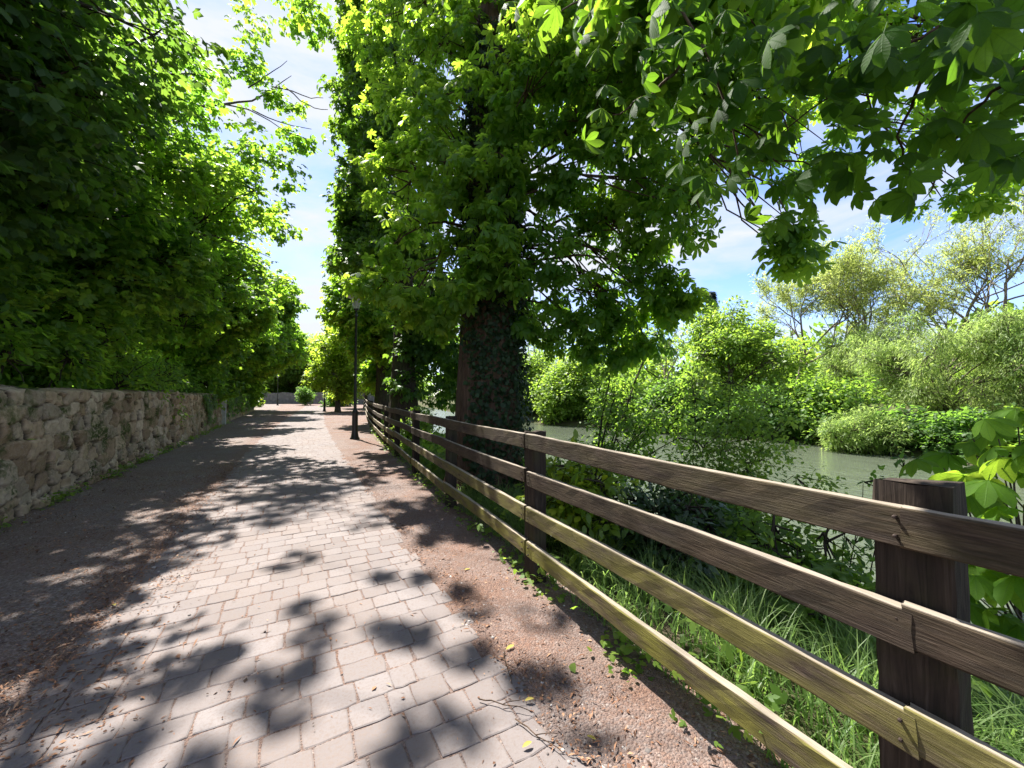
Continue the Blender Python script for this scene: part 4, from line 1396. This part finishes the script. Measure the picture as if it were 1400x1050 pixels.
def sapling(name, label, base, tips, leafmat, leaf, size, stem_r=.014, per=8, twigs=10, cr_=.35, cat='sapling', droop=.3, tone=0):
    e = empty(name, base, label, cat)
    acc = Acc()
    parts = []
    for (tip, r) in tips:
        tip = np.asarray(tip, float)
        pth = curve(base + rng.normal(0, .05, 3) * [1, 1, 0], tip, 12, .06, .04)
        acc.tube(pth, np.linspace(stem_r, stem_r * .35, 12), 6, False)
        for f in (.45, .62, .8, 1.0):
            c = pth[int(f * 11)] + rng.normal(0, r * .35, 3)
            parts.append(clump(c, r * (.6 + .4 * f), twigs, per, leaf, size, acc, r * .5, droop, hollow=.15, twig_r=.003, tone=tone, root=pth[int(f * 11)]))
    acc.build('stem', BARK_DARK, e)
    leaf_obj('foliage', parts, leafmat, e)
    return e


g0 = ground_at(800, 640, 7.4)
sapling('alder_sapling', 'slim dark-stemmed sapling leaning right beside the ivy-clad trunk', g0, [(B(845, 445, 7.6), .45), (B(905, 450, 7.8), .6), (B(880, 490, 7.8), .6), (B(940, 540, 7.4), .5), (B(840, 545, 7.2), .5), (B(905, 560, 7.4), .6), (B(870, 590, 7.0), .5), (B(925, 600, 7.0), .5)],
        LM['bank'], OVAL, .10, .024, 10, 15, tone=-.2)
g1 = ground_at(955, 690, 5.4)
sapling('willow_sapling', 'airy small-leaved sapling with arching stems above the top rail', g1, [(B(1000, 520, 5.6), .4), (B(950, 545, 5.4), .45), (B(1045, 550, 5.5), .4), (B(1000, 580, 5.6), .4), (B(960, 610, 5.4), .4), (B(1050, 600, 5.2), .4), (B(1020, 640, 5.0), .35), (B(930, 640, 5.2), .35), (B(1085, 650, 4.8), .3)],
        LM['bank'], KITE, .07, .010, 15, 16, tone=.1)
g2 = ground_at(1150, 740, 3.6)
sapling('hawthorn_sapling', 'small dark-leaved sapling twig against the water left of the near post', g2, [(B(1235, 640, 3.6), .16), (B(1180, 660, 3.5), .16), (B(1160, 690, 3.4), .2)], LM['darkbank'], OVAL, .06, .007, 6, 6)

# young chestnut at the right edge
g3 = ground_at(1440, 800, 2.7)
e = empty('chestnut_sapling', g3, 'young chestnut with big backlit leaves at the right edge behind the fence', 'sapling')
acc = Acc()
lv = []
for (x, y, Z) in [(1330, 600, 2.5), (1390, 560, 2.4), (1310, 660, 2.3), (1370, 640, 2.1), (1400, 690, 2.0), (1290, 640, 2.4), (1360, 700, 2.1), (1340, 760, 2.2), (1385, 780, 2.1), (1420, 620, 2.2), (1345, 820, 2.3), (1395, 850, 2.2), (1410, 740, 2.0), (1330, 730, 2.4),
                  (1365, 600, 2.3), (1420, 560, 2.3), (1280, 690, 2.5), (1400, 900, 2.4), (1350, 880, 2.5), (1430, 820, 2.1), (1320, 800, 2.5), (1440, 660, 2.2), (1380, 720, 2.2), (1300, 620, 2.6), (1415, 600, 2.0), (1350, 660, 2.3)]:
    p = B(x, y, Z)
    acc.tube(curve(g3 + np.array([0, 0, .25 * rng.random()]), p, 8, .08, .05), np.linspace(.010, .003, 8), 6, False)
    for k in range(2):
        az = rng.uniform(0, 6.28)
        ax = np.array([math.cos(az), math.sin(az), -.25]) + np.array([-.5, -.2, 0])
        nm = np.array([-.1, .15, 1.0]) + rng.normal(0, .3, 3)
        lv.append(scatter(CH_HI, (p + rng.normal(0, .05, 3))[None], ax[None], nm[None], rng.uniform(.13, .2), np.array([np.clip(.6 + rng.normal(0, .2), 0, 1)])))
acc.build('stem', BARK_GREY, e)
V, Q, r = merge(lv)
mesh('foliage', V, Q, LM['young'], e, True, {'rnd': r, 'lx': np.tile(HI_LX, len(lv)), 'ly': np.tile(HI_LY, len(lv))})

# grass between the fence and the water
n = 48000
u = rng.uniform(0, 1, n) ** 1.3 * 3.4
v = -1.5 + 12 * rng.random(n) ** 1.3
uu = fence_u(v) + .14 + u
tuft = fbm(uu * 4, v * 4, 3.)
keep = (rng.random(n) < np.clip(.65 + .5 * tuft, .1, 1)) & (np.hypot(uu - tb[0], v - tb[1]) > .75)
uu, v, tuft = uu[keep], v[keep], tuft[keep]
n = len(uu)
zb = ground_z(uu, v)
hgt_ = rng.uniform(.12, .34, n) * (1 + .45 * tuft) * np.clip((uu - fence_u(v)) / .5, .45, 1.15)
az = rng.uniform(0, 6.28, n)
lean = rng.uniform(.25, 1.3, n)
dirx = np.stack([np.cos(az), np.sin(az), 0 * az], -1)
sidev = np.stack([-np.sin(az), np.cos(az), 0 * az], -1)
w = rng.uniform(.0025, .0068, n)
rows = [0, .4, .75, 1.0]
VV = []
for t in rows:
    ctr_ = np.stack([uu, v, zb], -1) + dirx * (lean * hgt_ * t ** 1.8)[:, None] + np.array([0, 0, 1.0]) * (hgt_ * (t - .38 * lean * .6 * t ** 3))[:, None]
    ww = w * (1 - t ** 2 * .95)
    VV += [ctr_ + sidev * ww[:, None], ctr_ - sidev * ww[:, None]]
V = np.stack(VV, 1).reshape(-1, 3)
bq = np.array([(0, 1, 3, 2), (2, 3, 5, 4), (4, 5, 7, 6)])
Q = (bq[None] + (np.arange(n) * 8)[:, None, None]).reshape(-1, 4)
rn = np.clip(.5 + .25 * tuft + rng.normal(0, .18, n), 0, 1)
tag(mesh('grass', V, Q, LM['grass'], None, True, {'rnd': np.repeat(rn, 8)}), kind='stuff')

# leafy weeds among the grass and along the fence foot
n = 9000
u = rng.uniform(0, 1, n) ** 1.6 * 3.2
v = -1.5 + 20 * rng.random(n) ** 1.5
uu = fence_u(v) - .10 + u
keep = (fbm(uu * 2.3, v * 2.0, 8.) > .05) & (np.hypot(uu - tb[0], v - tb[1]) > .7)
edge = (u < .3) & (rng.random(n) < .75)
keep &= ~edge
uu, v = uu[keep], v[keep]
n = len(uu)
P = np.stack([uu, v, np.maximum(ground_z(uu, v), -1.2) + rng.random(n) ** .8 * .30], -1)
weed = [scatter(SPRIG, P, rand_dirs(n) * [1, 1, .4], np.array([0, 0, 1.0]) + rand_dirs(n) * .5, .06 * rng.uniform(.6, 1.7, n))]
n = 1500
v = 1.5 + 18 * rng.random(n) ** 1.3
uu = fence_u(v) + rng.normal(.03, .07, n)
keep = fbm(v * 3, uu, 5.) > -.1
uu, v = uu[keep], v[keep]
n = len(uu)
P = np.stack([uu, v, .02 + rng.random(n) * .09], -1)
weed.append(scatter(IVYL, P, rand_dirs(n) * [1, 1, .3], np.array([0, 0, 1.0]) + rand_dirs(n) * .6, .04 * rng.uniform(.6, 1.4, n)))
n = 2600
v = 3 + 24 * rng.random(n) ** 1.2
uw = WALL_U + .06 + np.abs(rng.normal(0, .10, n))
keep = fbm(v * 2.1, v * .7, 2.) > -.05
uw, v = uw[keep], v[keep]
n = len(v)
P = np.stack([uw, v, .01 + rng.random(n) ** 1.5 * .16], -1)
weed.append(scatter(SPRIG, P, rand_dirs(n) * [1, 1, .4], np.array([.3, 0, 1.0]) + rand_dirs(n) * .5, .055 * rng.uniform(.6, 1.6, n)))
tag(leaf_obj('weeds', weed, LM['bank']), kind='stuff')

# long undergrowth further along the bank and at the trunk foot
n = 16000
v = 6 + 45 * rng.random(n) ** 1.3
uu = fence_u(v) + .35 + rng.random(n) * 3.4
P = np.stack([uu, v, ground_z(uu, v) + rng.random(n) * (.55 + .35 * fbm(uu, v, 1.))], -1)
tag(leaf_obj('undergrowth', [scatter(SPRIG, P, rand_dirs(n), np.array([0, 0, 1.0]) + rand_dirs(n) * .6, .13 * rng.uniform(.6, 1.6, n))], LM['bank']), kind='stuff')


# ------------------------------------------------------------------ far bank
def bank_z(p):
    return max(float(ground_z(p[0], p[1])), WATER_Z)


def far_bush(px, pybase, Z, rpx, hpx, label, mat, leaf=KITE, size=.25, n=26, per=9, dens=22, group='bushes on the far bank', name='bank_bush', hollow=.55, tone=0, back=.7):
    top_y = pybase - hpx
    for Z in np.arange(8, 70, .25):                    # walk out to the waterline of the far bank
        b = B(px, 540, Z)
        if b[0] - float(fence_u(b[1])) + 1.63 > float(far_shore(b[1])) + back * rpx / F * Z:
            break
    r = rpx / F * Z
    top = B(px, top_y, Z)[2]
    b[2] = WATER_Z - .05
    h = (top - b[2]) * 1.05
    return bush(name, label, b, (r, r, h), n, leaf, size, mat, per, dens, 'bush', group, hollow, tone)


far_bush(728, 578, 38, 48, 105, 'pale green willow bush on the far bank next to the ivy-clad trunk', LM['bank'], KITE, .34, 34, 10, 24, tone=.1)
far_bush(782, 578, 37, 55, 85, 'rounded bright willow bush overhanging the water in mid view', LM['bank'], KITE, .32, 34, 10, 24, tone=.2)
far_bush(850, 585, 33, 50, 70, 'far bank bush behind the slim leaning sapling', LM['bank'], KITE, .3, 26, 10, 24)
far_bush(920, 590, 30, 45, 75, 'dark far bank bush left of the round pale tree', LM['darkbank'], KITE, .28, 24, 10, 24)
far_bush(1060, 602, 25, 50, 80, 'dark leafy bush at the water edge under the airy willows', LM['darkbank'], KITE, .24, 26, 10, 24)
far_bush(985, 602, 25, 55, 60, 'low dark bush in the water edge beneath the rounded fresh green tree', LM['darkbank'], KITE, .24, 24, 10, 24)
far_bush(1130, 600, 24, 60, 95, 'mid green bush behind the low pale shrub', LM['bank'], KITE, .24, 28, 10, 24, tone=-.2)
far_bush(1180, 620, 20, 55, 60, 'low pale shrub with thin shoots leaning over the water', LM['willow'], STRIP, .24, 24, 20, 34, back=-.35)
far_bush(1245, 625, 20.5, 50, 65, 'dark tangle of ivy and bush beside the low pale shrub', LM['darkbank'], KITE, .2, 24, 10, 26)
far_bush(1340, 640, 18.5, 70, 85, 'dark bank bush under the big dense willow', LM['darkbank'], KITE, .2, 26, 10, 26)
far_bush(1440, 650, 17, 60, 110, 'bank bush at the extreme right beyond the water', LM['bank'], KITE, .2, 22, 10, 26)


def airy(name, label, base, height, spread, mat, leaf, size, seed, lev=4, per_tip=16, bark=None, r0=None, group='trees on the far bank', up=.55, leafspread=.5, cat='tree', first=.28, fan=.75):
    """branching tree: each branch forks; leaves strung along the outer twigs so that the sky shows through"""
    g = np.random.default_rng(seed)
    base = np.asarray(base, float)
    e = empty(name, base, label, cat, group)
    acc = Acc()
    tips = []
    r0 = r0 or height * .0095

    def grow(p, d, ln, r, lvl):
        n = 5
        pts = [p]
        dd = d
        for _ in range(n):
            dd = unit(dd + g.normal(0, .13, 3) + np.array([0, 0, .05 * up]))
            pts.append(pts[-1] + dd * ln / n)
        pts = np.array(pts)
        acc.tube(pts, np.linspace(r, r * .62, n + 1), 7 if lvl == 0 else 5 if lvl < 3 else 3, False)
        if lvl >= lev - 1:
            tips.append((pts[2], pts[-1]))
        if lvl == lev:
            return
        kids = 3 if lvl else 4
        for k in range(kids):
            az = g.uniform(0, 6.28)
            side = unit(np.cross(dd, np.array([math.cos(az), math.sin(az), .2])))
            nd = unit(dd * (1 - fan * .45) + side * fan * g.uniform(.5, 1.05) + np.array([0, 0, up * .35]))
            nd[:2] *= spread
            st = pts[-1] if k == 0 else pts[int(g.integers(2, 6))]
            grow(st, unit(nd), ln * g.uniform(.62, .85), r * .58, lvl + 1)

    grow(base - np.array([0, 0, .2]), np.array([0, 0, 1.0]) + g.normal(0, .08, 3), height * first, r0, 0)
    a = np.array([t[0] for t in tips]); b = np.array([t[1] for t in tips])
    n = len(tips) * per_tip
    ti = np.repeat(np.arange(len(tips)), per_tip)
    f = g.random(n)[:, None]
    P = a[ti] * (1 - f) + b[ti] * f * 1.0 + rand_dirs(n) * (g.random(n) * leafspread)[:, None]
    ax = unit(b - a)[ti] * .6 + rand_dirs(n) * .8 + np.array([0, 0, -.35])
    rn = np.clip(.5 + g.normal(0, .15, len(tips))[ti] + g.normal(0, .15, n), 0, 1)
    acc.build('trunk', bark or BARK_WILLOW, e)
    leaf_obj('crown', [scatter(leaf, P, ax, np.array([0, 0, 1.0]) + rand_dirs(n) * .7, size * g.uniform(.6, 1.4, n), rn)], mat, e)
    return e


def fb(px, Z, py=600):
    b = B(px, py, Z)
    b[2] = bank_z(b)
    return b


# round pale tree mid right
cb = fb(1000, 29)
cl = cloud(B(1003, 500, 29), (3.9, 3.9, 4.6), 40, 1.25, 60, .4)
cl += [(B(x, y, Z), .9, .05) for x, y, Z in [(950, 570, 28), (985, 580, 27), (1020, 575, 27), (1055, 570, 27), (1070, 540, 28), (930, 545, 28), (1000, 550, 27), (960, 590, 26.5), (1040, 590, 26)]]
tree('field_maple', 'rounded fresh green tree standing on the far bank in mid right', cb, cb + np.array([0, 0, 7.5]), .22, cl, LM['bank'], BARK_GREY, 'tree', 'trees on the far bank', KITE, .27, 12, .5, 11, .2, tone=.15, twig_r=.012)
airy('ash_tree', 'sparse pale tree left of the rounded fresh green tree', fb(905, 40), 15, 1.0, LM['willow'], KITE, .30, 21, 4, 9, leafspread=.6)
airy('poplar_tree', 'thin greyish tree above the rounded bright willow bush', fb(760, 48), 17, .7, LM['willow'], KITE, .28, 22, 4, 6, leafspread=.6)
airy('poplar_tree', 'thin greyish tree nearest the ivy-clad trunk on the far bank', fb(815, 50), 16, .7, LM['willow'], KITE, .28, 23, 4, 6, leafspread=.6)
airy('willow_tree', 'feathery willow with leaning stems beside the rounded green tree', fb(1085, 36), 19, 1.05, LM['airy'], STRIP, .36, 24, 5, 30, leafspread=.55)
airy('willow_tree', 'feathery willow in the middle of the far row with open branching', fb(1175, 34), 20, 1.1, LM['airy'], STRIP, .36, 25, 5, 30, leafspread=.55)
airy('willow_tree', 'tall spreading willow with dark forked limbs at the right of the far row', fb(1290, 33), 23, 1.2, LM['airy'], STRIP, .34, 26, 5, 30, leafspread=.55)
airy('willow_tree', 'big willow leaving the view at the far right', fb(1410, 30), 22, 1.2, LM['airy'], STRIP, .34, 27, 5, 30, leafspread=.55)
# dense low willows
for (px, py, Z, rx, rz, n_, lab, sd_, tn) in [(1290, 510, 25, 5.4, 3.8, 46, 'big dense rounded willow filling the right of the far bank', 61, 0), (1400, 520, 22, 3.6, 3.6, 40, 'drooping golden green willow at the right edge of the far bank', 62, .2),
                                         (1180, 500, 31, 3.6, 2.8, 34, 'broad low willow behind the dark water edge bushes', 63, -.05)]:
    c = B(px, py, Z)
    b0 = c.copy(); b0[2] = bank_z(b0)
    cl = [(a_, b_, t_ * 2.2) for a_, b_, t_ in cloud(c, (rx, rx * .8, rz), n_, .95, sd_, .6)]
    tree('willow_tree', lab, b0, c + np.array([0, 0, 1.0]), .28, cl, LM['willow'], BARK_GREY, 'tree', 'trees on the far bank', STRIP, .26, 26, .6, 11, .8, tone=tn, twig_r=.012)
# conifer top
b0 = B(974, 540, 60); b0[2] = .3
e = empty('conifer', b0, 'dark pointed conifer top rising behind the rounded green tree', 'tree', 'trees on the far bank')
acc = Acc()
acc.tube([b0, b0 + np.array([0, 0, 17.4])], [.3, .03], 8, False)
acc.build('trunk', BARK_DARK, e)
n = 5200
t = rng.random(n) ** .8
rr_ = 2.0 * (1 - t) * (0.55 + .45 * rng.random(n)) * (1 + .25 * np.sin(t * 60)) + .1
a = rng.uniform(0, 6.28, n)
P = b0 + np.stack([rr_ * np.cos(a), rr_ * np.sin(a), 1.0 + 16.6 * t - .25 * rr_], -1)
leaf_obj('crown', [scatter(STRIP, P, np.stack([np.cos(a), np.sin(a), -.4 + 0 * a], -1) + rand_dirs(n) * .3, np.array([0, 0, 1.0]) + rand_dirs(n) * .4, .9 * rng.uniform(.6, 1.2, n))], LM['conifer'], e)

# distant treeline that closes the view beyond the river
n = 90000
cx = rng.uniform(-10, 150, 420)
cyy = rng.uniform(-25, 190, 420)
hz_ = rng.uniform(3.2, 6.5, 420)
aa_ = cx - fence_u(cyy)
ok = ((aa_ > far_shore(cyy) + 14) | ((cyy > 125) & (aa_ > -8))) & (np.hypot(cx, cyy) > 55) & (np.hypot(cx, cyy) < 175)
cx, cyy, hz_ = cx[ok], cyy[ok], hz_[ok]
m = len(cx)
k = rng.integers(0, m, n)
d = rand_dirs(n)
P = np.stack([cx[k], cyy[k], hz_[k] * .9], -1) + d * np.stack([hz_[k] * .9, hz_[k] * .9, hz_[k]], -1) * rng.uniform(.7, 1.05, n)[:, None]
ok = P[:, 2] > .2
P = P[ok]
n = len(P)
tag(leaf_obj('treeline', [scatter(KITE, P, rand_dirs(n), np.array([0, 0, 1.0]) + rand_dirs(n) * .8, 1.0 * rng.uniform(.6, 1.4, n), np.clip(rng.random(m)[k[ok]] * .7 + .3 * rng.random(n), 0, 1))], LM['bank']), kind='stuff')
# treeline behind the left wall
n = 70000
cyy = rng.uniform(8, 120, 90)
cx = rng.uniform(-26, -9, 90) - cyy * .12
hz_ = rng.uniform(3.5, 6, 90)
k = rng.integers(0, 90, n)
P = np.stack([cx[k], cyy[k], hz_[k] * .9], -1) + rand_dirs(n) * (hz_[k] * rng.uniform(.6, 1.05, n))[:, None]
P = P[P[:, 2] > .1]
n = len(P)
tag(leaf_obj('woodland', [scatter(KITE, P, rand_dirs(n), np.array([0, 0, 1.0]) + rand_dirs(n) * .8, .6 * rng.uniform(.6, 1.4, n))], LM['left']), kind='stuff')

print('POLYS', sum(len(o.data.polygons) for o in COL.objects if o.type == 'MESH'))
